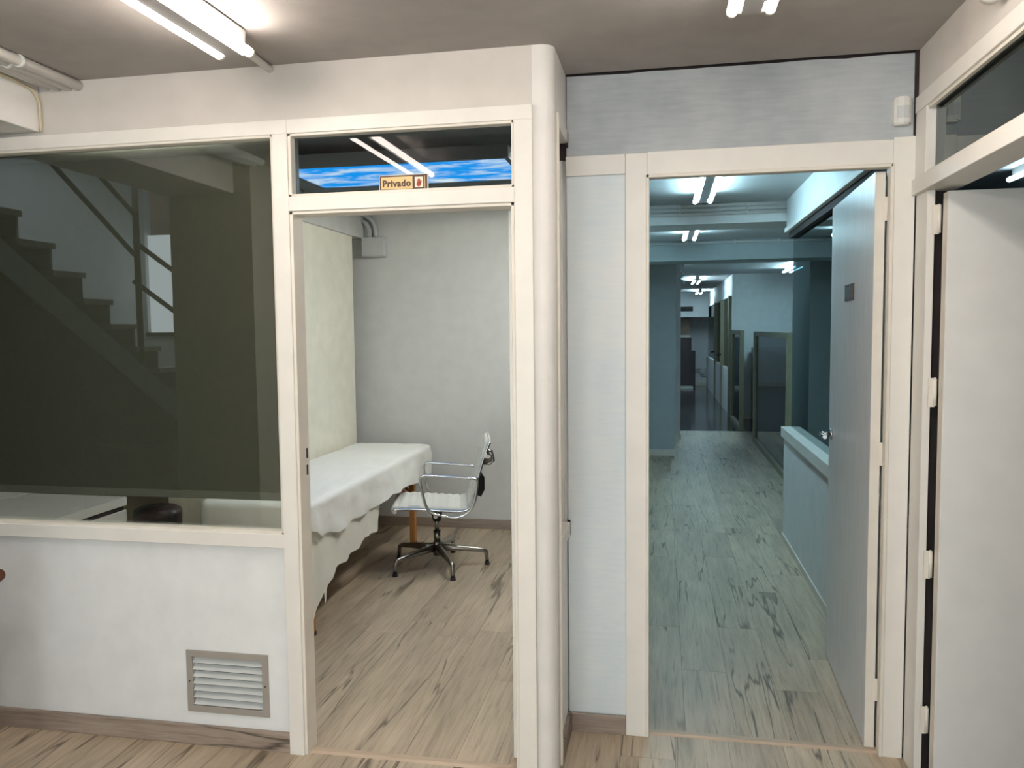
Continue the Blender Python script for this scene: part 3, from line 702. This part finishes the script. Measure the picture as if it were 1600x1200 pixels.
bx('lamp_shield_lip', 'cabinet_white', (-0.703, -0.70, 3.96, 5.20, 2.372, 2.402), rl)

# junction box and its pipes on the back wall
jb = thing('junction_box', (-2.18, YB, 2.096), 'square grey junction box high on the grey rear wall', 'junction box')
bx('box', 'pvc_grey', (-2.272, -2.085, YB-0.06, YB, 2.098, 2.246), jb, 0.004)
bx('lid', 'pvc_grey', (-2.268, -2.089, YB-0.066, YB-0.06, 2.102, 2.242), jb, 0.003)
for i, x in enumerate((-2.212, -2.163)):
    pts = [(x, YB-0.03, 2.246)]
    for t in range(9):
        an = t*math.pi/16; rr = 0.10 if i == 0 else 0.13
        pts.append((x-rr*(1-math.cos(an)), YB-0.03, 2.285+i*0.012+rr*math.sin(an)))
    pts.append((x-0.25, YB-0.03, pts[-1][2]))
    MB().tube(pts, 0.017, n=12).build('conduit', 'pvc_grey', label=['left grey conduit bending up from the junction box', 'right grey conduit bending up from the junction box'][i], cat='conduit')

# ---- massage table
BX0, BX1, BY0, BY1, BZ = -2.262, -1.685, 3.52, 5.61, 0.672
mt = thing('massage_table', (-2.01, 4.5, 0), 'folding massage table with reddish wooden legs under white sheets', 'massage table')
bx('mattress', 'sheet_cotton', (BX0+0.02, BX1-0.02, BY0+0.02, BY1-0.02, BZ-0.075, BZ-0.012), mt, 0.02)
bx('table_frame', 'beech', (BX0+0.03, BX1-0.03, BY0+0.03, BY1-0.03, BZ-0.15, BZ-0.078), mt)
for (x, y) in ((-1.730, 3.62), (-2.21, 3.62), (-1.745, 5.34), (-2.19, 5.34)):
    lg = MB().box(x-0.019, x+0.019, y-0.022, y+0.022, 0.02, BZ-0.12, 0.003).build('leg', 'beech', mt)
    bx('foot', 'black_plastic', (x-0.02, x+0.02, y-0.024, y+0.024, 0.0, 0.022), lg)
    if y > 5.2:
        bx('knob', 'brass', (x+0.02, x+0.042, y-0.014, y+0.014, 0.335, 0.365), lg, 0.005)
MB().cyl((-1.745, 5.34, 0.33), (-1.76, 4.9, 0.56), 0.014, n=8).build('brace', 'beech', mt)
MB().cyl((-1.90, 5.34, 0.52), (-1.745, 5.34, 0.36), 0.012, n=8).build('brace', 'beech', mt)
MB().cyl((-1.73, 3.62, 0.33), (-1.74, 4.1, 0.56), 0.014, n=8).build('brace', 'beech', mt)

def drape(name, mat, label, cat, x0, x1, y0, y1, zt, rad, hang, amp, flute, wr, seed, rings=16, n=260, down=14, thick=0.0):
    """cloth over a rounded rectangle; hang(side, pos) gives how far it falls"""
    per = []
    cs = [(x1-rad, y0+rad, -90, 'r'), (x1-rad, y1-rad, 0, 'f'), (x0+rad, y1-rad, 90, 'l'), (x0+rad, y0+rad, 180, 'n')]
    segs = []
    for i, (cx, cy, a0_, nxt) in enumerate(cs):
        for t in range(9):
            an = math.radians(a0_+90*t/8)
            segs.append((cx+rad*math.cos(an), cy+rad*math.sin(an), math.cos(an), math.sin(an)))
    # resample evenly
    pts = segs+[segs[0]]; L = [0]
    for i in range(len(pts)-1): L.append(L[-1]+math.hypot(pts[i+1][0]-pts[i][0], pts[i+1][1]-pts[i][1]))
    T = L[-1]
    for k in range(n):
        d = T*k/n; j = max(i for i in range(len(L)-1) if L[i] <= d); f = (d-L[j])/max(1e-9, L[j+1]-L[j])
        q = [pts[j][c]*(1-f)+pts[j+1][c]*f for c in range(4)]; per.append((*q, d))
    cx, cy = (x0+x1)/2, (y0+y1)/2
    V, F = [], []
    def W(x, y, z, s=1.0):
        v = Vector((x*5+seed, y*5, z*5)); 
        return s*(noise.noise(v)*0.6+noise.noise(v*2.3)*0.4)
    er = 0.028
    rows = []
    for r in range(rings):
        u = (r+1)/rings; row = []
        for (px, py, nx, ny, d) in per:
            x = cx+(px-nx*er-cx)*u; y = cy+(py-ny*er-cy)*u
            row.append(Vector((x, y, zt+W(x, y, 0, wr*0.5)+abs(W(x*1.7, y*0.7, 3, wr*0.5)))))
        rows.append(row)
    for r in range(1, 6):
        an = math.pi/2*r/5; row = []
        for (px, py, nx, ny, d) in per:
            row.append(Vector((px-nx*er+nx*er*math.sin(an), py-ny*er+ny*er*math.sin(an), zt-er+er*math.cos(an)+W(px, py, 0, wr*0.4))))
        rows.append(row)
    for r in range(1, down+1):
        t = r/down; row = []
        for (px, py, nx, ny, d) in per:
            h = hang(px, py, nx, ny); 
            o_ = amp*t*(0.35+0.65*math.sin(d*flute+2.0*noise.noise(Vector((d*2, seed, 0)))))+W(px, py, zt-h*t, wr*1.2*min(1, t*3))
            if nx < -0.3: o_ = min(o_, 0.004)
            row.append(Vector((px+nx*o_, py+ny*o_, zt-er-h*t)))
        rows.append(row)
    V = [v for row in rows for v in row]; c0 = len(V); V.append(Vector((cx, cy, zt)))
    for r in range(len(rows)-1):
        for k in range(n):
            F.append((r*n+k, r*n+(k+1) % n, (r+1)*n+(k+1) % n, (r+1)*n+k))
    for k in range(n): F.append((c0, (k+1) % n, k))
    return MB().mesh(V, F).build(name, mat, label=label, cat=cat)
def lerp(pts, t):
    if t <= pts[0][0]: return pts[0][1]
    for (a, b), (c, d) in zip(pts, pts[1:]):
        if t <= c: return b+(d-b)*(t-a)/(c-a)
    return pts[-1][1]
# bottom line of the under sheet along the right side, read off in the photograph
_ub = [(496, 972), (513, 952), (510, 923.5), (517, 919), (526, 900), (526.5, 888), (544, 878), (552.5, 866), (569, 852.7), (574.5, 840), (595, 829), (599, 788)]
under = [(onx(a, b, BX1+0.02).y, BZ-0.03-onx(a, b, BX1+0.02).z) for a, b in _ub]
under = sorted(under)
def hang_under(px, py, nx, ny):
    if nx > 0.6: h = lerp(under, py)
    elif ny < -0.5: h = lerp([(-2.3, 0.30), (-1.9, 0.36), (-1.75, 0.50), (-1.68, 0.60)], px)
    elif nx < -0.5: h = 0.25
    else: h = 0.10
    if py > 4.52: h = min(h, 0.10)
    return max(h, 0.05)
drape('under_sheet', 'sheet_cotton', 'long white cotton sheet hanging from the massage table towards the floor', 'sheet', BX0, BX1, BY0, BY1, BZ, 0.06, hang_under, 0.010, 42, 0.004, 3.1)
_ob = [(482, 824), (504, 841), (536, 830), (566, 809), (610, 782), (636, 764), (653, 757)]
over = sorted([(onx(a, b, BX1+0.03).y, BZ-0.02-onx(a, b, BX1+0.03).z) for a, b in _ob])
def hang_over(px, py, nx, ny):
    if nx > 0.5: h = lerp(over, py)+0.012*noise.noise(Vector((py*9, 0, 0)))
    elif ny < -0.5: h = 0.17+0.03*noise.noise(Vector((px*8, 2, 0)))
    elif ny > 0.5: h = 0.15+0.03*noise.noise(Vector((px*10, 5, 0)))
    else: h = 0.12
    return max(h, 0.06)
drape('paper_sheet', 'sheet_paper', 'crinkled white disposable sheet spread over the massage table top', 'sheet', BX0-0.012, BX1+0.014, BY0-0.014, BY1+0.012, BZ+0.018, 0.07, hang_over, 0.014, 19, 0.017, 8.7)

# ---- office chair
CC = Vector((-1.43, 4.868, 0))
ch = thing('office_chair', CC, 'white ribbed office chair with chrome arms on a five-star base', 'chair')
Fw = Vector((-0.968, -0.250, 0)).normalized(); Sd = Vector((-Fw.y, Fw.x, 0))   # forward, left
CM = Matrix(((Fw.x, Sd.x, 0, CC.x), (Fw.y, Sd.y, 0, CC.y), (0, 0, 1, 0), (0, 0, 0, 1)))
for i in range(5):
    a = math.radians(15+72*i); d = Vector((math.cos(a), math.sin(a), 0))
    m = MB(); p = lambda r, z: CC+d*r+Vector((0, 0, z))
    m.tube([p(0.02, 0.125), p(0.12, 0.118), p(0.22, 0.108), p(0.295, 0.098), p(0.313, 0.090), p(0.318, 0.07), p(0.322, 0.03)], [0.026, 0.023, 0.018, 0.015, 0.0145, 0.0135, 0.0125], n=10)
    lg = m.build('base_leg', 'base_alu', ch)
    MB().cyl(p(0.322, 0.0), p(0.322, 0.018), 0.018, 0.016, n=12).cyl(p(0.322, 0.018), p(0.322, 0.032), 0.012, n=12).build('glide', 'black_plastic', lg)
MB().cyl(CC+Vector((0, 0, 0.075)), CC+Vector((0, 0, 0.165)), 0.026, 0.025, n=18).cyl(CC+Vector((0, 0, 0.165)), CC+Vector((0, 0, 0.235)), 0.0215, n=18).build('base_hub', 'base_alu', ch)
MB().cyl(CC+Vector((0, 0, 0.23)), CC+Vector((0, 0, 0.335)), 0.014, n=16).build('gas_lift', 'base_alu', ch)
MB().cyl(CC+Vector((0, 0, 0.228)), CC+Vector((0, 0, 0.236)), 0.0235, n=18).build('collar', 'black_plastic', ch)
MB().cyl(CC+Vector((0, 0, 0.298)), CC+Vector((0, 0, 0.400)), 0.026, 0.046, n=18).build('tilt_housing', 'black_plastic', ch)
# sling profile (forward, height)
prof = [(0.252, 0.402), (0.258, 0.414), (0.252, 0.424), (0.228, 0.430), (0.18, 0.431), (0.10, 0.427), (0.02, 0.420), (-0.06, 0.413), (-0.13, 0.408), (-0.175, 0.410), (-0.205, 0.422), (-0.222, 0.446), (-0.232, 0.478), (-0.244, 0.53), (-0.258, 0.585), (-0.273, 0.64), (-0.290, 0.70), (-0.308, 0.755), (-0.325, 0.80), (-0.336, 0.825), (-0.350, 0.84)]
def catmull(P, k):
    out = []
    for i in range(len(P)-1):
        p0, p1, p2, p3 = P[max(i-1, 0)], P[i], P[i+1], P[min(i+2, len(P)-1)]
        for j in range(k):
            t = j/k
            out.append(tuple(0.5*((2*p1[c])+(-p0[c]+p2[c])*t+(2*p0[c]-5*p1[c]+4*p2[c]-p3[c])*t*t+(-p0[c]+3*p1[c]-3*p2[c]+p3[c])*t**3) for c in range(len(p1))))
    out.append(tuple(P[-1])); return out
fine = catmull(prof, 6)
def sling(pts, name, rib=0.048):
    V, F = [], []; hw = 0.205; d = 0
    top, bot = [], []
    for i, (x, z) in enumerate(pts):
        a = pts[max(i-1, 0)]; b = pts[min(i+1, len(pts)-1)]
        t = Vector((b[0]-a[0], b[1]-a[1])).normalized(); nn = Vector((t.y, -t.x))
        if nn.y < 0 and abs(nn.y) > abs(nn.x): nn = -nn
        if abs(nn.x) >= abs(nn.y) and nn.x < 0: nn = -nn
        if i: d += math.hypot(x-pts[i-1][0], z-pts[i-1][1])
        pf = 0.008+abs(math.sin(math.pi*d/rib))**0.45*0.012
        top.append((x+nn.x*pf, z+nn.y*pf)); bot.append((x-nn.x*0.004, z-nn.y*0.004))
    ring = top+bot[::-1]; m = len(ring)
    ys = [-hw, -hw*0.97, -hw*0.5, 0, hw*0.5, hw*0.97, hw]
    for y in ys:
        for (x, z) in ring:
            q = CM@Vector((x, y, z)); V.append(q)
    for j in range(len(ys)-1):
        for k in range(m):
            F.append((j*m+k, j*m+(k+1) % m, (j+1)*m+(k+1) % m, (j+1)*m+k))
    F.append(tuple(range(m))[::-1]); F.append(tuple(range((len(ys)-1)*m, len(ys)*m)))
    return MB().mesh(V, F).build(name, 'white_leather', ch)
cut = next(i for i, (x, z) in enumerate(fine) if z > 0.424 and x < -0.20)
sling(fine[:cut+1], 'seat'); sling(fine[cut:], 'backrest')
for s in (-1, 1):
    m = MB(); m.tube([CM@Vector((x, s*0.212, z-0.004)) for x, z in fine[6:-3:3]], 0.0095, n=8); m.build('side_rail', 'chrome', ch)
    arm = [(-0.03, 0.388), (0.01, 0.398), (0.045, 0.425), (0.066, 0.475), (0.080, 0.54), (0.090, 0.59), (0.088, 0.622), (0.066, 0.638), (0.03, 0.638), (-0.08, 0.628), (-0.20, 0.616), (-0.250, 0.610), (-0.262, 0.595), (-0.258, 0.55), (-0.245, 0.48), (-0.225, 0.43), (-0.185, 0.390), (-0.13, 0.372), (-0.08, 0.376), (-0.03, 0.388)]
    m = MB(); m.tube([CM@Vector((x, s*0.238, z)) for x, z in catmull(arm, 3)], 0.0085, n=8); m.build('armrest', 'chrome', ch)
MB().cyl(CM@Vector((0.252, -0.218, 0.411)), CM@Vector((0.252, 0.218, 0.411)), 0.013, n=14).build('front_bar', 'chrome', ch)
MB().cyl(CM@Vector((-0.312, -0.222, 0.752)), CM@Vector((-0.312, 0.222, 0.752)), 0.014, n=14).build('back_bar', 'chrome', ch)
MB().tube([CM@Vector((0.0, -0.235, 0.380)), CM@Vector((0.0, -0.1, 0.384)), CM@Vector((0.0, 0.0, 0.388)), CM@Vector((0.0, 0.1, 0.384)), CM@Vector((0.0, 0.235, 0.380))], 0.014, n=10).build('cross_arm', 'base_alu', ch)
for y in (-0.06, 0.06):
    MB().tube([CM@Vector((a, y, b)) for a, b in ((-0.318, 0.745), (-0.362, 0.735), (-0.368, 0.695), (-0.345, 0.675), (-0.295, 0.68))], 0.011, n=10).build('back_handle', 'base_alu', ch)
MB().tube([CM@Vector(p) for p in ((-0.272, 0, 0.60), (-0.292, 0, 0.57), (-0.292, 0, 0.50), (-0.27, 0, 0.46))], 0.022, n=10).build('back_bracket', 'black_plastic', ch)

# ---- cabinets and bin bag seen under the blind
def cabinet(x0, x1, y0, y1, zt, label):
    t = thing('cabinet', ((x0+x1)/2, (y0+y1)/2, 0), label, 'cabinet', 'white cabinets under the blind')
    bx('body', 'cabinet_white', (x0, x1-0.022, y0, y1, 0, zt-0.06), t)
    bx('worktop', 'cabinet_white', (x0, x1, y0, y1, zt-0.04, zt), t, 0.002)
    bx('shadow_gap', 'dark_gap', (x0+0.01, x1-0.012, y0+0.01, y1-0.01, zt-0.062, zt-0.04), t)
    for i in range(3):
        z1 = zt-0.062-i*0.22; bx('drawer', 'cabinet_white', (x1-0.021, x1, y0+0.004, y1-0.004, z1-0.212, z1), t, 0.0015)
cabinet(-3.01, -2.50, 2.72, 3.31, 0.752, 'white drawer cabinet next to the black bag under the blind')
cabinet(-3.56, -3.03, 2.72, 3.31, 0.758, 'white drawer cabinet at the far left edge under the blind')
bb = thing('bin_bag', (-2.36, 3.36, 0), 'black plastic bag in a bin beside the massage table end', 'bag')
V, F = [], []; n = 28
prof_b = [(0.085, 0.0), (0.10, 0.2), (0.108, 0.45), (0.112, 0.60), (0.117, 0.655), (0.113, 0.678), (0.085, 0.696), (0.045, 0.703), (0.001, 0.706)]
for r_, z_ in prof_b:
    for k in range(n):
        a = 2*math.pi*k/n; w_ = 1+0.06*noise.noise(Vector((math.cos(a)*3, math.sin(a)*3, z_*14)))
        V.append(Vector((-2.385+r_*w_*math.cos(a), 3.375+r_*w_*0.8*math.sin(a), max(0, z_+0.008*noise.noise(Vector((a*2, z_*20, 4))) if z_ > 0 else 0))))
for j in range(len(prof_b)-1):
    for k in range(n): F.append((j*n+k, j*n+(k+1) % n, (j+1)*n+(k+1) % n, (j+1)*n+k))
MB().mesh(V, F).build('bag', 'black_bag', bb)

# ================================================================== CORRIDOR
XC = 0.868
cw = thing('wall_corridor_right', (0.92, 4.5, 0), 'low white corridor wall with a ledge and tall glass above', 'wall', kind=S)
bx('low_wall', 'cold_wall', (XC, 0.97, 2.985, 5.95, 0, 0.74), cw)
bx('ledge', 'cream_frame', (XC-0.02, 0.985, 2.985, 5.965, 0.735, 0.808), cw, 0.003)
bx('skirt', 'old_cream', (XC-0.008, XC, 2.985, 5.95, 0, 0.035), cw)
bx('soffit', 'cold_wall', (XC, 0.99, 2.985, 5.95, 2.225, 2.425), cw)
bx('soffit_rail', 'cream_frame', (XC-0.012, 0.985, 2.985, 5.962, 2.195, 2.227), cw, 0.002)
bx('head_channel', 'dark_gap', (0.885, 0.975, 2.985, 5.93, 2.150, 2.195), cw)
bx('pane', 'glass_tinted', (0.915, 0.923, 3.0, 5.935, 0.808, 2.150), cw)
cl = thing('wall_corridor_left', (-0.36, 6.0, 0), 'blue-grey left wall and projecting piers of the corridor', 'wall', kind=S)
bx('wall_panel', 'cold_wall', (-0.42, -0.36, 2.96, 9.6, 0, 2.425), cl)
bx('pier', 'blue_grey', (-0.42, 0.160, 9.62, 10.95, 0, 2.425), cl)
bx('pier', 'cold_wall', (-0.42, 0.250, 11.1, 12.2, 0, 2.425), cl)
bx('pier_skirt', 'old_cream', (-0.36, 0.168, 9.61, 10.955, 0, 0.075), cl)
bx('pier_skirt', 'old_cream', (-0.36, 0.258, 11.09, 12.2, 0, 0.075), cl)
bx('dark_doorway', 'dark_gap', (-0.362, -0.352, 6.4, 7.2, 0, 2.05), cl)
b1 = thing('ceiling_beam', (0.25, 6.1, 2.279), 'pale ceiling beam across the corridor with pipes on its face', 'beam', kind=S)
bx('beam_box', 'cold_wall', (-0.36, 2.1, 5.97, 6.35, 2.279, 2.425), b1)
for i, z in enumerate((2.408, 2.379, 2.350)):
    p = thing('pipe', (0.25, 5.955, z), ['topmost of three pipes along the corridor ceiling beam', 'middle of three pipes along the corridor ceiling beam', 'lowest of three pipes along the corridor ceiling beam'][i], 'pipe', 'pipes on the corridor beam')
    MB().cyl((-0.36, 5.957, z), (XC, 5.957, z), 0.0125).build('pipe_run', 'pvc_white', p)
    for x in (0.12, 0.60): MB().cyl((x-0.012, 5.957, z), (x+0.012, 5.957, z), 0.0155).build('clip', 'pvc_white', p)
b2 = thing('ceiling_beam', (0.8, 8.6, 2.22), 'darker grey ceiling beam further down the corridor', 'beam', kind=S)
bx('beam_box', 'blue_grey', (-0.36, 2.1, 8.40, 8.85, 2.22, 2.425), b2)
p = thing('pipe', (0.8, 8.38, 2.40), 'single conduit along the second corridor beam', 'pipe')
MB().cyl((-0.36, 8.385, 2.398), (2.1, 8.385, 2.398), 0.014).build('pipe_run', 'pvc_grey', p)
for x in (0.25, 0.72, 1.15): bx('clip', 'pvc_grey', (x-0.012, x+0.012, 8.368, 8.40, 2.380, 2.418), p)
cr_ = thing('wall_corridor_far', (1.9, 13.7, 0), 'blue-white walls closing the widened end of the corridor', 'wall', kind=S)
bx('wall_panel', 'cold_wall', (1.15, 2.2, 13.7, 13.78, 0, 2.425), cr_)
bx('wall_panel', 'cold_wall', (2.1, 2.18, 6.0, 13.7, 0, 2.425), cr_)
bx('skirt', 'old_cream', (1.15, 2.1, 13.68, 13.7, 0, 0.09), cr_)
bx('wall_panel', 'cold_wall', (1.0, 2.18, 5.94, 6.0, 0, 2.425), cr_)
batten(0.262, 4.26, 5.46, 2.362, 'tube_corr', 'nearest twin-tube light on the corridor ceiling')
batten(0.248, 6.52, 7.72, 2.362, 'tube_corr', 'second twin-tube light between the corridor beams')
batten(1.85, 11.4, 12.6, 2.362, 'tube_corr', 'twin-tube light at the right, beyond the second corridor beam', n=8)
batten(0.60, 14.1, 15.3, 2.362, 'tube_hall', 'twin-tube light on the far hall ceiling, the nearer one', n=8)
batten(0.86, 18.6, 19.8, 2.362, 'tube_hall', 'small far twin-tube light at the end of the hall', n=8)
batten(2.02, 4.0, 5.1, 2.362, 'tube_side', 'twin-tube light in the side room above the white door')

def glazed(x, y0, y1, zt, name, label, split=None):
    t = thing(name, (x, (y0+y1)/2, 0), label, 'partition', 'olive-framed glass partitions')
    for y in (y0, y1): bx('post', 'olive_frame', (x-0.03, x+0.03, y-0.045, y+0.045, 0, zt), t)
    bx('top_rail', 'olive_frame', (x-0.03, x+0.03, y0, y1, zt-0.06, zt), t)
    bx('bottom_rail', 'olive_frame', (x-0.035, x+0.035, y0, y1, 0, 0.06), t)
    bx('pane', 'glass_smoke', (x-0.003, x+0.003, y0+0.045, y1-0.045, 0.06, zt-0.06), t)
    return t
glazed(1.235, 8.15, 11.0, 1.475, 'glass_partition', 'olive-framed waist-high glass partition at the end of the ledge')
glazed(1.165, 12.2, 13.65, 1.49, 'glass_partition', 'olive-framed glass partition further down by the dark floor')
tag(bx('dark_area_block', 'dark_cabinet', (1.45, 2.08, 9.2, 13.6, 0, 1.2)), 'dark block standing in for the unlit area behind the glass partitions', 'cabinet')  # dark block put where the space behind the glass is unlit

# far hall
hr = thing('wall_hall_right', (1.17, 17.5, 0), 'white panelled hall wall with olive posts and glazing', 'wall', kind=S)
bx('header', 'cold_wall', (1.15, 1.23, 13.78, 21.4, 2.07, 2.425), hr)
bx('low_panel', 'cold_wall', (1.15, 1.23, 14.35, 21.4, 0, 0.80), hr)
for y in (14.15, 16.0, 17.9): bx('post', 'olive_frame', (1.12, 1.235, y-0.06, y+0.06, 0, 2.08), hr)
bx('pane', 'glass_smoke', (1.185, 1.19, 14.26, 21.3, 0.80, 2.07), hr)
for y in (15.75, 17.65): MB().cyl((1.12, y, 1.02), (1.04, y, 1.02), 0.015).cyl((1.045, y, 1.02), (1.045, y-0.12, 1.02), 0.015).build('handle', 'black_plastic', hr)
hb_ = thing('wall_hall_back', (0.6, 21.5, 0), 'far white end wall of the hall with a lit soffit', 'wall', kind=S)
bx('wall_panel', 'cold_wall', (-1.6, 2.8, 21.6, 21.7, 0, 2.425), hb_)
bx('soffit', 'cold_wall', (-1.6, 1.15, 20.6, 21.6, 1.82, 2.425), hb_)
bx('skirt', 'old_cream', (-1.5, 1.15, 21.57, 21.6, 0, 0.11), hb_)
bx('wall_panel', 'cold_wall', (-1.6, -1.5, 12.2, 21.6, 0, 2.425), hb_)
bx('wall_panel', 'cold_wall', (-1.6, -0.36, 12.1, 12.2, 0, 2.425), hb_)
bx('wall_panel', 'cold_wall', (2.7, 2.8, 13.7, 21.7, 0, 2.425), hb_)
gr = thing('air_grille', (0.62, 20.59, 1.97), 'dark air grille in the lit soffit of the far hall', 'vent')
bx('backing', 'dark_gap', (0.40, 0.765, 20.585, 20.6, 1.965, 2.085), gr)
for i in range(4): bx('slat', 'black_plastic', (0.41, 0.755, 20.575, 20.585, 1.975+i*0.028, 1.985+i*0.028), gr)
dc = thing('dark_cabinet', (0.62, 21.2, 0), 'tall dark cabinet at the far left end of the hall', 'cabinet')
bx('lower_body', 'dark_cabinet', (0.25, 0.85, 21.0, 21.58, 0.0, 0.95), dc)
bx('upper_body', 'dark_cabinet', (0.25, 0.75, 21.05, 21.58, 0.95, 1.30), dc)
bx('shelf_unit', 'shelf_wood', (0.25, 0.70, 21.10, 21.58, 1.36, 1.78), dc)
bx('shelf_board', 'cabinet_white', (0.25, 0.72, 21.05, 21.58, 1.30, 1.36), dc)
bx('low_step', 'cabinet_white', (0.3, 0.78, 20.6, 20.98, 0.0, 0.05), dc)
hj = thing('junction_box', (1.0, 21.6, 0.4), 'small junction box low on the end wall of the hall', 'junction box')
bx('box', 'pvc_white', (0.99, 1.10, 21.52, 21.6, 0.34, 0.50), hj)
cp = MB()
for z in (0.38, 0.44, 0.26): cp.cyl((0.86 if z > 0.3 else 1.04, 21.585, z), (1.15, 21.585, z), 0.012, n=8)
cp.build('conduit_run', 'fixture_grey', hj)
# loose cable bundle hanging by the second pier
pts = [ (0.262+0.03*math.sin(i*1.3), 11.08-0.02*math.cos(i*1.9), 2.42-0.026*i) for i in range(12)]
MB().tube(catmull([tuple(p) for p in pts], 4), 0.013, n=8).build('hanging_cable', 'pvc_grey', label='loose grey cable curling down from the corridor ceiling', cat='cable')
